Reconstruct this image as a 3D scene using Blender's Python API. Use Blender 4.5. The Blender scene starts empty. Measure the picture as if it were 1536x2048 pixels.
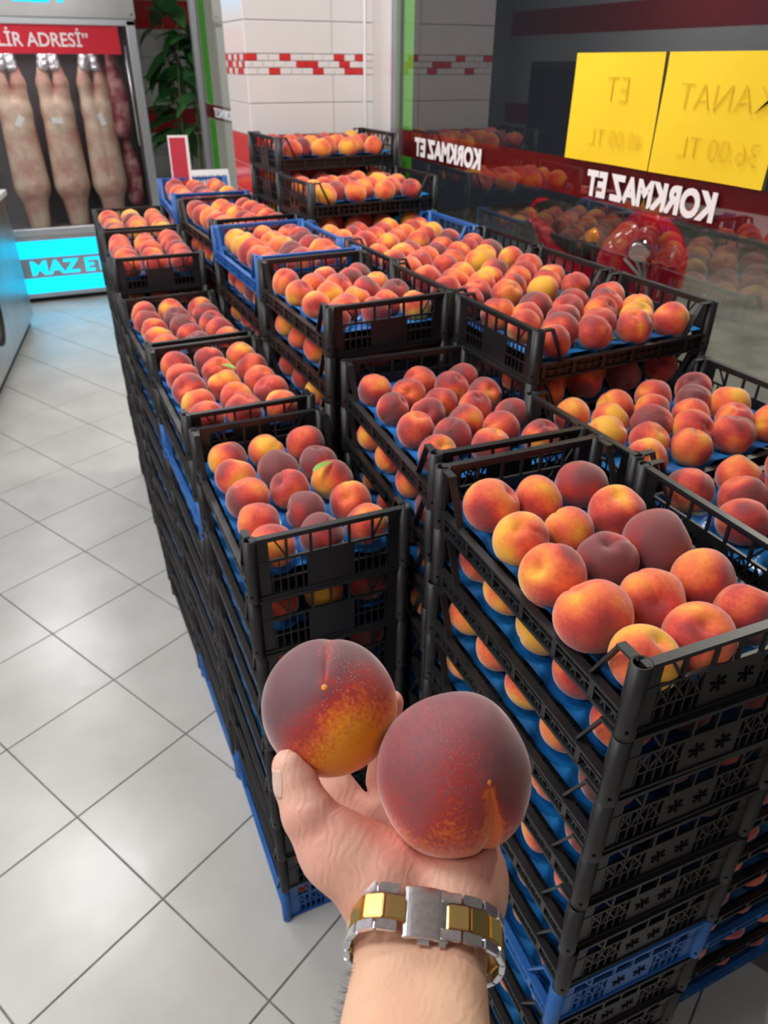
import bpy, bmesh, math, random
import numpy as np
from mathutils import Vector, Matrix, Euler

random.seed(7); np.random.seed(7)
scn = bpy.context.scene
COL = scn.collection

# ------------------------------------------------------------------ camera
CAM = Vector((0.0, 0.0, 1.8015))
RIGHT = Vector((0.9128867, -0.4081845, 0.0048184))
DOWN = Vector((-0.2100175, -0.4797512, -0.8518987))
FWD = Vector((0.3500435, 0.7766751, -0.5236844))
FPX = 1463.0
cd = bpy.data.cameras.new('camera'); cam = bpy.data.objects.new('camera', cd); COL.objects.link(cam)
m = Matrix((RIGHT, -DOWN, -FWD)).transposed().to_4x4(); m.translation = CAM
cam.matrix_world = m
cd.sensor_fit = 'VERTICAL'; cd.sensor_height = 36.0; cd.lens = FPX / 2048 * 36.0
cd.clip_start = 0.02; cd.clip_end = 60
cd.dof.use_dof = True; cd.dof.focus_distance = 0.60; cd.dof.aperture_fstop = 11.0
scn.camera = cam

# ------------------------------------------------------------------ world, light, exposure
wd = bpy.data.worlds.new('night'); scn.world = wd; wd.use_nodes = True
wd.node_tree.nodes['Background'].inputs[0].default_value = (0.30, 0.34, 0.42, 1)
wd.node_tree.nodes['Background'].inputs[1].default_value = 0.06
vs = scn.view_settings
vs.view_transform = 'Standard'; vs.look = 'None'; vs.gamma = 1.0; vs.use_curve_mapping = False
vs.exposure = 0.0
PANELS = [(-0.55, 0.9), (-0.55, 3.4), (-0.55, 6.0), (-1.8, 0.4), (0.75, 1.9), (0.75, 4.6), (-1.8, 2.2), (-1.8, 5.2)]
PANEL_W = 16.3
CEIL = 2.95
def area(name, loc, size, energy, color=(1, 1, 1), rot=(0, 0, 0), sy=None):
    l = bpy.data.lights.new(name, 'AREA'); l.energy = energy; l.color = color
    l.size = size
    if sy: l.shape = 'RECTANGLE'; l.size_y = sy
    o = bpy.data.objects.new(name, l); o.location = loc; o.rotation_euler = rot; COL.objects.link(o); return o
for i, (x, y) in enumerate(PANELS):
    area('panel_light', (x, y, CEIL - 0.05), 0.58, PANEL_W, (0.985, 0.985, 1.0))
area('outdoor_fill_light', (5.0, 3.0, 4.4), 0.5, 210, (1.0, 0.93, 0.82))  # added fill to brighten the ground and scooter outside, no lamp modelled

# ------------------------------------------------------------------ materials
MATS = {}
def mat(name, col=(.5, .5, .5), rough=.5, metal=0.0, spec=.5, coat=0, sss=0, emis=None, es=0, trans=0, alpha=1):
    if name in MATS: return MATS[name]
    mt = bpy.data.materials.new(name); mt.use_nodes = True
    b = mt.node_tree.nodes['Principled BSDF']
    b.inputs['Base Color'].default_value = (*col, 1); b.inputs['Roughness'].default_value = rough
    b.inputs['Metallic'].default_value = metal; b.inputs['Specular IOR Level'].default_value = spec
    b.inputs['Coat Weight'].default_value = coat
    if sss:
        b.inputs['Subsurface Weight'].default_value = sss; b.inputs['Subsurface Radius'].default_value = (.012, .005, .003); b.inputs['Subsurface Scale'].default_value = .6
    if emis:
        b.inputs['Emission Color'].default_value = (*emis, 1); b.inputs['Emission Strength'].default_value = es
    if trans: b.inputs['Transmission Weight'].default_value = trans
    if alpha < 1: b.inputs['Alpha'].default_value = alpha
    MATS[name] = mt
    return mt
def N(mt, t, **kw):
    n = mt.node_tree.nodes.new(t)
    for k, v in kw.items():
        if k in n.inputs: n.inputs[k].default_value = v
        else: setattr(n, k, v)
    return n
def L(mt, a, b): mt.node_tree.links.new(a, b)
def bsdf(mt): return mt.node_tree.nodes['Principled BSDF']
def ramp(mt, stops):
    r = mt.node_tree.nodes.new('ShaderNodeValToRGB'); e = r.color_ramp.elements
    while len(e) < len(stops): e.new(.5)
    for i, (p, c) in enumerate(stops): e[i].position = p; e[i].color = (*c, 1)
    return r
def noisy(mt, c1, c2, scale, detail=4, lo=.35, hi=.65, bump=0, bscale=None, bdist=.002, rough=None):
    """two-colour grain in object space, optional bump"""
    tc = N(mt, 'ShaderNodeTexCoord'); nz = N(mt, 'ShaderNodeTexNoise'); nz.inputs['Scale'].default_value = scale; nz.inputs['Detail'].default_value = detail
    L(mt, tc.outputs['Object'], nz.inputs['Vector'])
    r = ramp(mt, [(lo, c1), (hi, c2)]); L(mt, nz.outputs['Fac'], r.inputs[0]); L(mt, r.outputs[0], bsdf(mt).inputs['Base Color'])
    if bump:
        n2 = N(mt, 'ShaderNodeTexNoise'); n2.inputs['Scale'].default_value = bscale or scale * 4; n2.inputs['Detail'].default_value = 5
        L(mt, tc.outputs['Object'], n2.inputs['Vector'])
        bp = N(mt, 'ShaderNodeBump'); bp.inputs['Strength'].default_value = bump; bp.inputs['Distance'].default_value = bdist
        L(mt, n2.outputs['Fac'], bp.inputs['Height']); L(mt, bp.outputs[0], bsdf(mt).inputs['Normal'])
    return mt

M_black = noisy(mat('black_plastic', (.02, .021, .023), .42), (.007, .0075, .0085), (.016, .0165, .018), 9, bump=.15, bscale=60)
M_blue = noisy(mat('blue_plastic', (.02, .12, .45), .4), (.012, .09, .34), (.025, .15, .46), 9, bump=.15, bscale=60)
M_hole_shade = mat('hole_shade', (.002, .002, .003), .9, spec=.1)  # near-black colour painting the shade inside crate cutouts and post holes
M_tray = noisy(mat('blue_tray_film', (.01, .17, .55), .22, spec=.6), (.008, .13, .46), (.02, .24, .62), 14, bump=.5, bscale=45, bdist=.004)
M_steel = noisy(mat('brushed_steel', (.55, .55, .56), .33, 1.0), (.50, .49, .48), (.62, .61, .60), 3)
M_alu = mat('aluminium', (.62, .63, .66), .35, .9)
M_grout = noisy(mat('grout', (.20, .20, .19), .9), (.15, .15, .14), (.24, .24, .22), 20)
M_tileW = mat('white_wall_tile', (.80, .78, .76), .16)
M_tileR = mat('red_wall_tile', (.66, .035, .04), .18)
M_groutW = mat('wall_grout', (.42, .41, .40), .8)
M_paint = mat('wall_paint', (.74, .74, .72), .7)
M_green = mat('green_vinyl', (.10, .52, .03), .4)
M_bandr = mat('red_vinyl', (.17, .004, .006), .3)
M_white = mat('white_vinyl', (.9, .9, .9), .4, emis=(1, 1, 1), es=.0)
M_led = mat('cyan_led', (.0, .35, .6), .4, emis=(.0, .50, .85), es=1.7)
M_dark = mat('dark_interior', (.05, .045, .05), .7)
M_gold = mat('gold_metal', (.85, .62, .24), .22, 1.0)
M_watch = noisy(mat('watch_steel', (.80, .81, .84), .16, 1.0), (.70, .71, .75), (.86, .86, .88), 300)
M_redp = mat('scooter_red', (.55, .01, .03), .12, coat=1.0)
M_rubber = mat('rubber', (.015, .015, .015), .6)
M_chrome = mat('chrome', (.85, .85, .87), .1, 1.0)
M_foil = noisy(mat('foil', (.85, .87, .9), .25, .9), (.7, .72, .75), (.95, .95, .97), 30, bump=1, bscale=40, bdist=.02)
M_lens = mat('amber_lens', (.8, .25, .02), .15)
M_leaf = noisy(mat('leaf', (.05, .20, .03), .35), (.02, .10, .03), (.07, .22, .06), 9)
M_leafy = mat('yellow_leaf', (.55, .62, .05), .4)
M_leafs = mat('peach_leaf', (.22, .42, .06), .45)
M_stalk = mat('stalk', (.16, .17, .06), .6)
M_nail = mat('nail', (.82, .52, .43), .25, sss=.2)

# floor tile: cement-look porcelain
M_tile = mat('floor_tile', (.6, .6, .58), .24, spec=.55)
_tc = N(M_tile, 'ShaderNodeTexCoord'); _oi = N(M_tile, 'ShaderNodeObjectInfo'); _g = N(M_tile, 'ShaderNodeNewGeometry')
_n1 = N(M_tile, 'ShaderNodeTexNoise'); _n1.inputs['Scale'].default_value = 3.5; _n1.inputs['Detail'].default_value = 6
L(M_tile, _g.outputs['Position'], _n1.inputs['Vector'])
_r = ramp(M_tile, [(.3, (.52, .515, .49)), (.7, (.63, .625, .60))]); L(M_tile, _n1.outputs['Fac'], _r.inputs[0]); L(M_tile, _r.outputs[0], bsdf(M_tile).inputs['Base Color'])
_n2 = N(M_tile, 'ShaderNodeTexNoise'); _n2.inputs['Scale'].default_value = 14; _n2.inputs['Detail'].default_value = 4; L(M_tile, _g.outputs['Position'], _n2.inputs['Vector'])
_b = N(M_tile, 'ShaderNodeBump'); _b.inputs['Strength'].default_value = .25; _b.inputs['Distance'].default_value = .003; L(M_tile, _n2.outputs['Fac'], _b.inputs['Height']); L(M_tile, _b.outputs[0], bsdf(M_tile).inputs['Normal'])

# peach skin: colour channel r = redness, g = seed, b = patchiness
def peach_mat(name, source, big=False):
    mt = mat(name, (.7, .2, .05), .62, spec=.25)
    b = bsdf(mt); b.inputs['Sheen Weight'].default_value = .8; b.inputs['Sheen Roughness'].default_value = .45; b.inputs['Sheen Tint'].default_value = (1.0, .78, .72, 1)
    b.inputs['Subsurface Weight'].default_value = .06; b.inputs['Subsurface Radius'].default_value = (.02, .008, .004); b.inputs['Subsurface Scale'].default_value = .5
    if source == 'object': src = N(mt, 'ShaderNodeObjectInfo').outputs['Color']
    else:
        a = N(mt, 'ShaderNodeVertexColor'); a.layer_name = 'tint'; src = a.outputs['Color']
    sp = N(mt, 'ShaderNodeSeparateColor'); L(mt, src, sp.inputs[0])
    tc = N(mt, 'ShaderNodeTexCoord')
    sc = N(mt, 'ShaderNodeVectorMath', operation='SCALE'); L(mt, tc.outputs['Object'], sc.inputs[0]); sc.inputs['Scale'].default_value = 1.0
    off = N(mt, 'ShaderNodeMath', operation='MULTIPLY'); L(mt, sp.outputs[1], off.inputs[0]); off.inputs[1].default_value = 37.0
    ad = N(mt, 'ShaderNodeVectorMath', operation='ADD'); L(mt, sc.outputs[0], ad.inputs[0]); L(mt, off.outputs[0], ad.inputs[1])
    n1 = N(mt, 'ShaderNodeTexNoise'); n1.inputs['Scale'].default_value = (.62 if source == 'object' else 14); n1.inputs['Detail'].default_value = 1.5; n1.inputs['Roughness'].default_value = .5
    L(mt, ad.outputs[0], n1.inputs['Vector'])
    n2 = N(mt, 'ShaderNodeTexNoise'); n2.inputs['Scale'].default_value = (7 if source == 'object' else 170); n2.inputs['Detail'].default_value = 3; L(mt, ad.outputs[0], n2.inputs['Vector'])
    m1 = N(mt, 'ShaderNodeMath', operation='SUBTRACT'); L(mt, n1.outputs['Fac'], m1.inputs[0]); m1.inputs[1].default_value = .5
    m2 = N(mt, 'ShaderNodeMath', operation='MULTIPLY_ADD'); L(mt, m1.outputs[0], m2.inputs[0]); m2.inputs[1].default_value = 2.3; L(mt, sp.outputs[0], m2.inputs[2])
    m3 = N(mt, 'ShaderNodeMath', operation='SUBTRACT'); L(mt, n2.outputs['Fac'], m3.inputs[0]); m3.inputs[1].default_value = .5
    m4 = N(mt, 'ShaderNodeMath', operation='MULTIPLY_ADD'); L(mt, m3.outputs[0], m4.inputs[0]); m4.inputs[1].default_value = .35; L(mt, m2.outputs[0], m4.inputs[2])
    r = ramp(mt, [(0.0, (.88, .43, .04)), (.14, (.88, .27, .045)), (.34, (.82, .150, .05)), (.56, (.60, .060, .040)), (.76, (.36, .038, .038)), (1.0, (.19, .050, .052))])
    L(mt, m4.outputs[0], r.inputs[0]); L(mt, r.outputs[0], b.inputs['Base Color'])
    bp = N(mt, 'ShaderNodeBump'); bp.inputs['Strength'].default_value = .18; bp.inputs['Distance'].default_value = .0006
    L(mt, n2.outputs['Fac'], bp.inputs['Height']); L(mt, bp.outputs[0], b.inputs['Normal'])
    return mt
M_peach = peach_mat('peach_skin', 'object'); M_peachs = peach_mat('peach_skin_mass', 'attr')

# held peaches: blush laid out over the fruit itself (object space), with fine speckles
def held_mat(name, axis, lo, hi, dark, bright, spk, spread=.3, streak=.3):
    mt = mat(name, (.6, .2, .05), .55, spec=.3); b = bsdf(mt)
    b.inputs['Sheen Weight'].default_value = .75; b.inputs['Sheen Roughness'].default_value = .4; b.inputs['Sheen Tint'].default_value = (.95, .85, .85, 1)
    b.inputs['Subsurface Weight'].default_value = .05; b.inputs['Subsurface Radius'].default_value = (.02, .008, .004)
    tc = N(mt, 'ShaderNodeTexCoord')
    dt = N(mt, 'ShaderNodeVectorMath', operation='DOT_PRODUCT'); L(mt, tc.outputs['Object'], dt.inputs[0]); dt.inputs[1].default_value = axis
    n1 = N(mt, 'ShaderNodeTexNoise'); n1.inputs['Scale'].default_value = 24; n1.inputs['Detail'].default_value = 3; L(mt, tc.outputs['Object'], n1.inputs['Vector'])
    n2 = N(mt, 'ShaderNodeTexNoise'); n2.inputs['Scale'].default_value = 420; n2.inputs['Detail'].default_value = 4; L(mt, tc.outputs['Object'], n2.inputs['Vector'])
    mr = N(mt, 'ShaderNodeMapRange'); L(mt, dt.outputs['Value'], mr.inputs[0]); mr.inputs[1].default_value = lo; mr.inputs[2].default_value = hi
    a1 = N(mt, 'ShaderNodeMath', operation='MULTIPLY_ADD'); L(mt, n1.outputs['Fac'], a1.inputs[0]); a1.inputs[1].default_value = spread * 2; L(mt, mr.outputs[0], a1.inputs[2])
    a2 = N(mt, 'ShaderNodeMath', operation='MULTIPLY_ADD'); L(mt, n2.outputs['Fac'], a2.inputs[0]); a2.inputs[1].default_value = spread * 1.5; L(mt, a1.outputs[0], a2.inputs[2])
    a3 = N(mt, 'ShaderNodeMath', operation='SUBTRACT'); L(mt, a2.outputs[0], a3.inputs[0]); a3.inputs[1].default_value = spread * 1.75
    so = N(mt, 'ShaderNodeSeparateXYZ'); L(mt, tc.outputs['Object'], so.inputs[0])
    ab = N(mt, 'ShaderNodeMath', operation='ABSOLUTE'); L(mt, so.outputs[1], ab.inputs[0])
    st_ = N(mt, 'ShaderNodeMapRange'); L(mt, ab.outputs[0], st_.inputs[0]); st_.inputs[1].default_value = .0; st_.inputs[2].default_value = .0075; st_.inputs[3].default_value = streak; st_.inputs[4].default_value = 0
    xp = N(mt, 'ShaderNodeMapRange'); L(mt, so.outputs[0], xp.inputs[0]); xp.inputs[1].default_value = -.001; xp.inputs[2].default_value = .004
    sk = N(mt, 'ShaderNodeMath', operation='MULTIPLY'); L(mt, st_.outputs[0], sk.inputs[0]); L(mt, xp.outputs[0], sk.inputs[1])
    a4 = N(mt, 'ShaderNodeMath', operation='ADD'); L(mt, a3.outputs[0], a4.inputs[0]); L(mt, sk.outputs[0], a4.inputs[1]); a3 = a4
    r = ramp(mt, [(0.0, (dark[0] * .72, dark[1], dark[2] * 1.1)), (.20, dark), (.42, (.42, .035, .03)), (.58, (.75, .13, .02)), (.75, bright), (1.0, bright)])
    L(mt, a3.outputs[0], r.inputs[0])
    vo = N(mt, 'ShaderNodeTexVoronoi'); vo.inputs['Scale'].default_value = 700; L(mt, tc.outputs['Object'], vo.inputs['Vector'])
    lt = N(mt, 'ShaderNodeMath', operation='LESS_THAN'); L(mt, vo.outputs['Distance'], lt.inputs[0]); lt.inputs[1].default_value = .17
    n3 = N(mt, 'ShaderNodeTexNoise'); n3.inputs['Scale'].default_value = 30; L(mt, tc.outputs['Object'], n3.inputs['Vector'])
    gt = N(mt, 'ShaderNodeMapRange'); L(mt, n3.outputs['Fac'], gt.inputs[0]); gt.inputs[1].default_value = .45; gt.inputs[2].default_value = .65; gt.inputs[4].default_value = spk
    mu = N(mt, 'ShaderNodeMath', operation='MULTIPLY'); L(mt, lt.outputs[0], mu.inputs[0]); L(mt, gt.outputs[0], mu.inputs[1])
    mx = N(mt, 'ShaderNodeMix', data_type='RGBA'); L(mt, mu.outputs[0], mx.inputs['Factor']); L(mt, r.outputs[0], mx.inputs[6]); mx.inputs[7].default_value = (.85, .55, .42, 1)
    L(mt, mx.outputs[2], b.inputs['Base Color'])
    bp = N(mt, 'ShaderNodeBump'); bp.inputs['Strength'].default_value = .25; bp.inputs['Distance'].default_value = .0006
    L(mt, n2.outputs['Fac'], bp.inputs['Height']); L(mt, bp.outputs[0], b.inputs['Normal'])
    return mt

# skin
M_skin = mat('skin', (.74, .42, .31), .5, sss=.12, spec=.4)
_tc = N(M_skin, 'ShaderNodeTexCoord'); _n = N(M_skin, 'ShaderNodeTexNoise'); _n.inputs['Scale'].default_value = 26; _n.inputs['Detail'].default_value = 5
L(M_skin, _tc.outputs['Object'], _n.inputs['Vector'])
_r = ramp(M_skin, [(.30, (.86, .52, .39)), (.52, (.83, .43, .34)), (.72, (.78, .34, .27))]); L(M_skin, _n.outputs['Fac'], _r.inputs[0])
_r2 = ramp(M_skin, [(.30, (.74, .47, .31)), (.75, (.66, .36, .24))]); L(M_skin, _n.outputs['Fac'], _r2.inputs[0])
_dp = N(M_skin, 'ShaderNodeVectorMath', operation='DOT_PRODUCT'); L(M_skin, _tc.outputs['Object'], _dp.inputs[0]); _dp.inputs[1].default_value = (.3, .72, .62)
_mr = N(M_skin, 'ShaderNodeMapRange'); L(M_skin, _dp.outputs['Value'], _mr.inputs[0]); _mr.inputs[1].default_value = -.015; _mr.inputs[2].default_value = .03
_mm = N(M_skin, 'ShaderNodeMix', data_type='RGBA'); L(M_skin, _mr.outputs[0], _mm.inputs['Factor']); L(M_skin, _r2.outputs[0], _mm.inputs[6]); L(M_skin, _r.outputs[0], _mm.inputs[7]); L(M_skin, _mm.outputs[2], bsdf(M_skin).inputs['Base Color'])
_mp = N(M_skin, 'ShaderNodeMapping'); _mp.inputs['Scale'].default_value = (1, 1, 1); _mp.inputs['Rotation'].default_value = (0, .5, .7); L(M_skin, _tc.outputs['Object'], _mp.inputs['Vector'])
_w = N(M_skin, 'ShaderNodeTexWave'); _w.inputs['Scale'].default_value = 70; _w.inputs['Distortion'].default_value = 11; _w.inputs['Detail'].default_value = 4; _w.inputs['Detail Scale'].default_value = 1.2
L(M_skin, _mp.outputs[0], _w.inputs['Vector'])
_n2 = N(M_skin, 'ShaderNodeTexNoise'); _n2.inputs['Scale'].default_value = 420; _n2.inputs['Detail'].default_value = 4; L(M_skin, _tc.outputs['Object'], _n2.inputs['Vector'])
_a = N(M_skin, 'ShaderNodeMath', operation='MULTIPLY_ADD'); L(M_skin, _n2.outputs['Fac'], _a.inputs[0]); _a.inputs[1].default_value = .5; L(M_skin, _w.outputs['Fac'], _a.inputs[2])
_b = N(M_skin, 'ShaderNodeBump'); _b.inputs['Strength'].default_value = .24; _b.inputs['Distance'].default_value = .0006; L(M_skin, _a.outputs[0], _b.inputs['Height']); L(M_skin, _b.outputs[0], bsdf(M_skin).inputs['Normal'])

# glass: clear pane, strong reflections at these slanting angles (double glazing)
M_glass = bpy.data.materials.new('window_glass'); M_glass.use_nodes = True
nt = M_glass.node_tree; nt.nodes.clear()
_o = nt.nodes.new('ShaderNodeOutputMaterial'); _t = nt.nodes.new('ShaderNodeBsdfTransparent'); _t.inputs[0].default_value = (.95, .96, .955, 1)
_gl = nt.nodes.new('ShaderNodeBsdfGlossy'); _gl.inputs['Roughness'].default_value = 0.0
_f = nt.nodes.new('ShaderNodeFresnel'); _f.inputs[0].default_value = 2.3
_mx = nt.nodes.new('ShaderNodeMixShader'); _geo = nt.nodes.new('ShaderNodeNewGeometry'); _inv = nt.nodes.new('ShaderNodeMath'); _inv.operation = 'SUBTRACT'; _inv.inputs[0].default_value = 1; nt.links.new(_geo.outputs['Backfacing'], _inv.inputs[1]); _mul = nt.nodes.new('ShaderNodeMath'); _mul.operation = 'MULTIPLY'; nt.links.new(_f.outputs[0], _mul.inputs[0]); nt.links.new(_inv.outputs[0], _mul.inputs[1]); nt.links.new(_mul.outputs[0], _mx.inputs[0]); nt.links.new(_t.outputs[0], _mx.inputs[1]); nt.links.new(_gl.outputs[0], _mx.inputs[2]); nt.links.new(_mx.outputs[0], _o.inputs[0])
M_glass2 = bpy.data.materials.new('cabinet_glass'); M_glass2.use_nodes = True
nt = M_glass2.node_tree; nt.nodes.clear()
_o = nt.nodes.new('ShaderNodeOutputMaterial'); _t = nt.nodes.new('ShaderNodeBsdfTransparent'); _t.inputs[0].default_value = (.95, .96, .96, 1)
_gl = nt.nodes.new('ShaderNodeBsdfGlossy'); _gl.inputs['Roughness'].default_value = 0.0
_f = nt.nodes.new('ShaderNodeFresnel'); _f.inputs[0].default_value = 1.45
_mx = nt.nodes.new('ShaderNodeMixShader'); _geo = nt.nodes.new('ShaderNodeNewGeometry'); _inv = nt.nodes.new('ShaderNodeMath'); _inv.operation = 'SUBTRACT'; _inv.inputs[0].default_value = 1; nt.links.new(_geo.outputs['Backfacing'], _inv.inputs[1]); _mul = nt.nodes.new('ShaderNodeMath'); _mul.operation = 'MULTIPLY'; nt.links.new(_f.outputs[0], _mul.inputs[0]); nt.links.new(_inv.outputs[0], _mul.inputs[1]); nt.links.new(_mul.outputs[0], _mx.inputs[0]); nt.links.new(_t.outputs[0], _mx.inputs[1]); nt.links.new(_gl.outputs[0], _mx.inputs[2]); nt.links.new(_mx.outputs[0], _o.inputs[0])

# ------------------------------------------------------------------ mesh helpers
class MB:
    def __init__(s): s.v = []; s.f = []; s.mi = []; s.sm = []
    def add(s, vs, fs, mi=0, smooth=False):
        b = len(s.v); s.v += [tuple(v) for v in vs]; s.f += [tuple(i + b for i in f) for f in fs]
        s.mi += [mi] * len(fs); s.sm += [smooth] * len(fs); return s
    def box(s, c, d, rot=None, mi=0, M=None):
        hx, hy, hz = d[0] / 2, d[1] / 2, d[2] / 2
        vs = [Vector((sx * hx, sy * hy, sz * hz)) for sx in (-1, 1) for sy in (-1, 1) for sz in (-1, 1)]
        if rot is not None:
            R = Euler(rot).to_matrix(); vs = [R @ v for v in vs]
        vs = [v + Vector(c) for v in vs]
        if M is not None: vs = [M @ v for v in vs]
        return s.add(vs, [(0, 1, 3, 2), (4, 6, 7, 5), (0, 4, 5, 1), (2, 3, 7, 6), (0, 2, 6, 4), (1, 5, 7, 3)], mi)
    def bbox(s, a, b, mi=0): return s.box([(a[i] + b[i]) / 2 for i in range(3)], [abs(b[i] - a[i]) for i in range(3)], mi=mi)
    def beam(s, p, q, w, t, mi=0, up=(0, 0, 1)):
        p, q = Vector(p), Vector(q); d = (q - p); ln = d.length; d.normalize()
        u = Vector(up); x = d.cross(u)
        if x.length < 1e-4: x = d.cross(Vector((1, 0, 0)))
        x.normalize(); z = x.cross(d)
        vs = []
        for e in (p, q):
            for a in (-1, 1):
                for b in (-1, 1): vs.append(e + x * a * w / 2 + z * b * t / 2)
        return s.add(vs, [(0, 1, 3, 2), (4, 6, 7, 5), (0, 4, 5, 1), (2, 3, 7, 6), (0, 2, 6, 4), (1, 5, 7, 3)], mi)
    def tube(s, pts, rads, n=10, mi=0, caps=True, smooth=True):
        pts = [Vector(p) for p in pts]; rings = []
        if not hasattr(rads, '__len__'): rads = [rads] * len(pts)
        up = Vector((0.12, 0.2, 1)).normalized(); vs = []
        for i, p in enumerate(pts):
            d = (pts[min(i + 1, len(pts) - 1)] - pts[max(i - 1, 0)]).normalized()
            x = d.cross(up)
            if x.length < .05: x = d.cross(Vector((1, 0, 0)))
            x.normalize(); y = d.cross(x)
            for k in range(n):
                a = 2 * math.pi * k / n; vs.append(p + (x * math.cos(a) + y * math.sin(a)) * rads[i])
        fs = []
        for i in range(len(pts) - 1):
            for k in range(n):
                a = i * n + k; b = i * n + (k + 1) % n; fs.append((a, a + n, b + n, b))
        s.add(vs, fs, mi, smooth)
        if caps:
            b = len(s.v) - len(vs)
            s.f.append(tuple(b + k for k in range(n))); s.mi.append(mi); s.sm.append(False)
            s.f.append(tuple(b + (len(pts) - 1) * n + k for k in reversed(range(n)))); s.mi.append(mi); s.sm.append(False)
        return s
    def mesh(s, name, *mats):
        me = bpy.data.meshes.new(name); me.from_pydata(s.v, [], s.f); me.update()
        for mm in mats: me.materials.append(mm)
        me.polygons.foreach_set('material_index', s.mi); me.polygons.foreach_set('use_smooth', s.sm)
        return me
def link(name, me, parent=None, loc=None, rot=None, scale=None):
    o = bpy.data.objects.new(name, me); COL.objects.link(o)
    if parent is not None: o.parent = parent
    if loc is not None: o.location = loc
    if rot is not None: o.rotation_euler = rot
    if scale is not None: o.scale = scale if hasattr(scale, '__len__') else (scale,) * 3
    return o
def thing(name, label, cat, loc=(0, 0, 0), rotz=0, group=None):
    o = link(name, None, loc=loc, rot=(0, 0, rotz)); return tag(o, label, cat, group)
def tag(o, label, cat, group=None):
    o['label'] = label; o['category'] = cat
    if group: o['group'] = group
    return o
def struct(o): o['kind'] = 'structure'; return o
def bev(o, w=.003, seg=2):
    md = o.modifiers.new('bevel', 'BEVEL'); md.width = w; md.segments = seg; md.limit_method = 'ANGLE'; return o
def text_mesh(body, size, extrude, m, name='lettering', spacing=1.0, offset=0.0, shear=0):
    cu = bpy.data.curves.new(name, 'FONT'); cu.body = body; cu.size = size; cu.extrude = extrude; cu.offset = offset
    cu.align_x = 'LEFT'; cu.align_y = 'BOTTOM_BASELINE'; cu.space_character = spacing; cu.shear = shear; cu.resolution_u = 4
    t = bpy.data.objects.new(name, cu); COL.objects.link(t)
    dg = bpy.context.evaluated_depsgraph_get(); dg.update()
    me = bpy.data.meshes.new_from_object(t.evaluated_get(dg)); bpy.data.objects.remove(t); me.materials.clear(); me.materials.append(m)
    return me
def surface(F, lo, hi, h, m, name='body'):
    """naive surface nets over a signed distance function F(X,Y,Z)->d (numpy)"""
    lo = np.array(lo, float); n = np.ceil((np.array(hi) - lo) / h).astype(int) + 1
    ax = [lo[i] + h * np.arange(n[i]) for i in range(3)]
    X, Y, Z = np.meshgrid(*[a.astype(np.float32) for a in ax], indexing='ij')
    D = F(X, Y, Z).astype(np.float32); S = D < 0
    c = S[:-1, :-1, :-1].astype(np.int8)
    tot = np.zeros_like(c)
    for i in (0, 1):
        for j in (0, 1):
            for k in (0, 1): tot += S[i:n[0] - 1 + i, j:n[1] - 1 + j, k:n[2] - 1 + k]
    act = (tot > 0) & (tot < 8); idx = -np.ones(act.shape, np.int64); cells = np.argwhere(act); idx[act] = np.arange(len(cells))
    acc = np.zeros((len(cells), 3)); cnt = np.zeros(len(cells))
    cs = [(i, j, k) for i in (0, 1) for j in (0, 1) for k in (0, 1)]
    for a in cs:
        for b in cs:
            if sum(abs(a[q] - b[q]) for q in range(3)) != 1 or a > b: continue
            pa = D[cells[:, 0] + a[0], cells[:, 1] + a[1], cells[:, 2] + a[2]]; pb = D[cells[:, 0] + b[0], cells[:, 1] + b[1], cells[:, 2] + b[2]]
            cr = (pa < 0) != (pb < 0); t = np.where(cr, pa / np.where(cr, pa - pb, 1), 0)
            for q in range(3): acc[:, q] += np.where(cr, a[q] + t * (b[q] - a[q]), 0)
            cnt += cr
    V = lo + h * (cells + acc / cnt[:, None])
    quads = []
    for d in range(3):
        e1, e2 = [q for q in range(3) if q != d]
        sl0 = [slice(1, -1)] * 3; sl0[d] = slice(0, n[d] - 1)
        s1 = [slice(1, n[q] - 1) for q in range(3)]; s1[d] = slice(0, n[d] - 1); s2 = list(s1); s2[d] = slice(1, n[d])
        A = S[tuple(s1)]; B = S[tuple(s2)]; pos = np.argwhere(A != B)
        base = pos.copy()
        for q in (e1, e2): base[:, q] += 1
        flip = A[tuple(pos.T)]
        def at(o1, o2):
            p = base.copy(); p[:, e1] -= o1; p[:, e2] -= o2; return idx[tuple(p.T)]
        q = np.stack([at(0, 0), at(1, 0), at(1, 1), at(0, 1)], 1)
        if d == 1: flip = ~flip
        q[~flip] = q[~flip][:, ::-1]; quads.append(q)
    Q = np.concatenate(quads); Q = Q[(Q >= 0).all(1)]
    # light smoothing
    me = bpy.data.meshes.new(name); me.from_pydata(V.tolist(), [], Q.tolist()); me.update()
    me.materials.append(m); me.polygons.foreach_set('use_smooth', [True] * len(me.polygons))
    return me
def sm(a, b, k):
    h = np.clip(.5 + .5 * (b - a) / k, 0, 1); return b * (1 - h) + a * h - k * h * (1 - h)
def rc(X, Y, Z, a, b, r1, r2):
    a = np.array(a); b = np.array(b); d = b - a; t = np.clip(((X - a[0]) * d[0] + (Y - a[1]) * d[1] + (Z - a[2]) * d[2]) / (d @ d), 0, 1)
    return np.sqrt((X - a[0] - t * d[0])**2 + (Y - a[1] - t * d[1])**2 + (Z - a[2] - t * d[2])**2) - (r1 + (r2 - r1) * t)
def ell(X, Y, Z, c, r):
    q = np.sqrt(((X - c[0]) / r[0])**2 + ((Y - c[1]) / r[1])**2 + ((Z - c[2]) / r[2])**2); return (q - 1) * min(r)

# ------------------------------------------------------------------ room shell
XL, XW, YB, YF = -2.54, 1.33, -2.2, 8.2
fl = struct(link('floor', MB().bbox((XL, YB, -.06), (2.1, YF, -.004)).mesh('floor', M_grout)))
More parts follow.
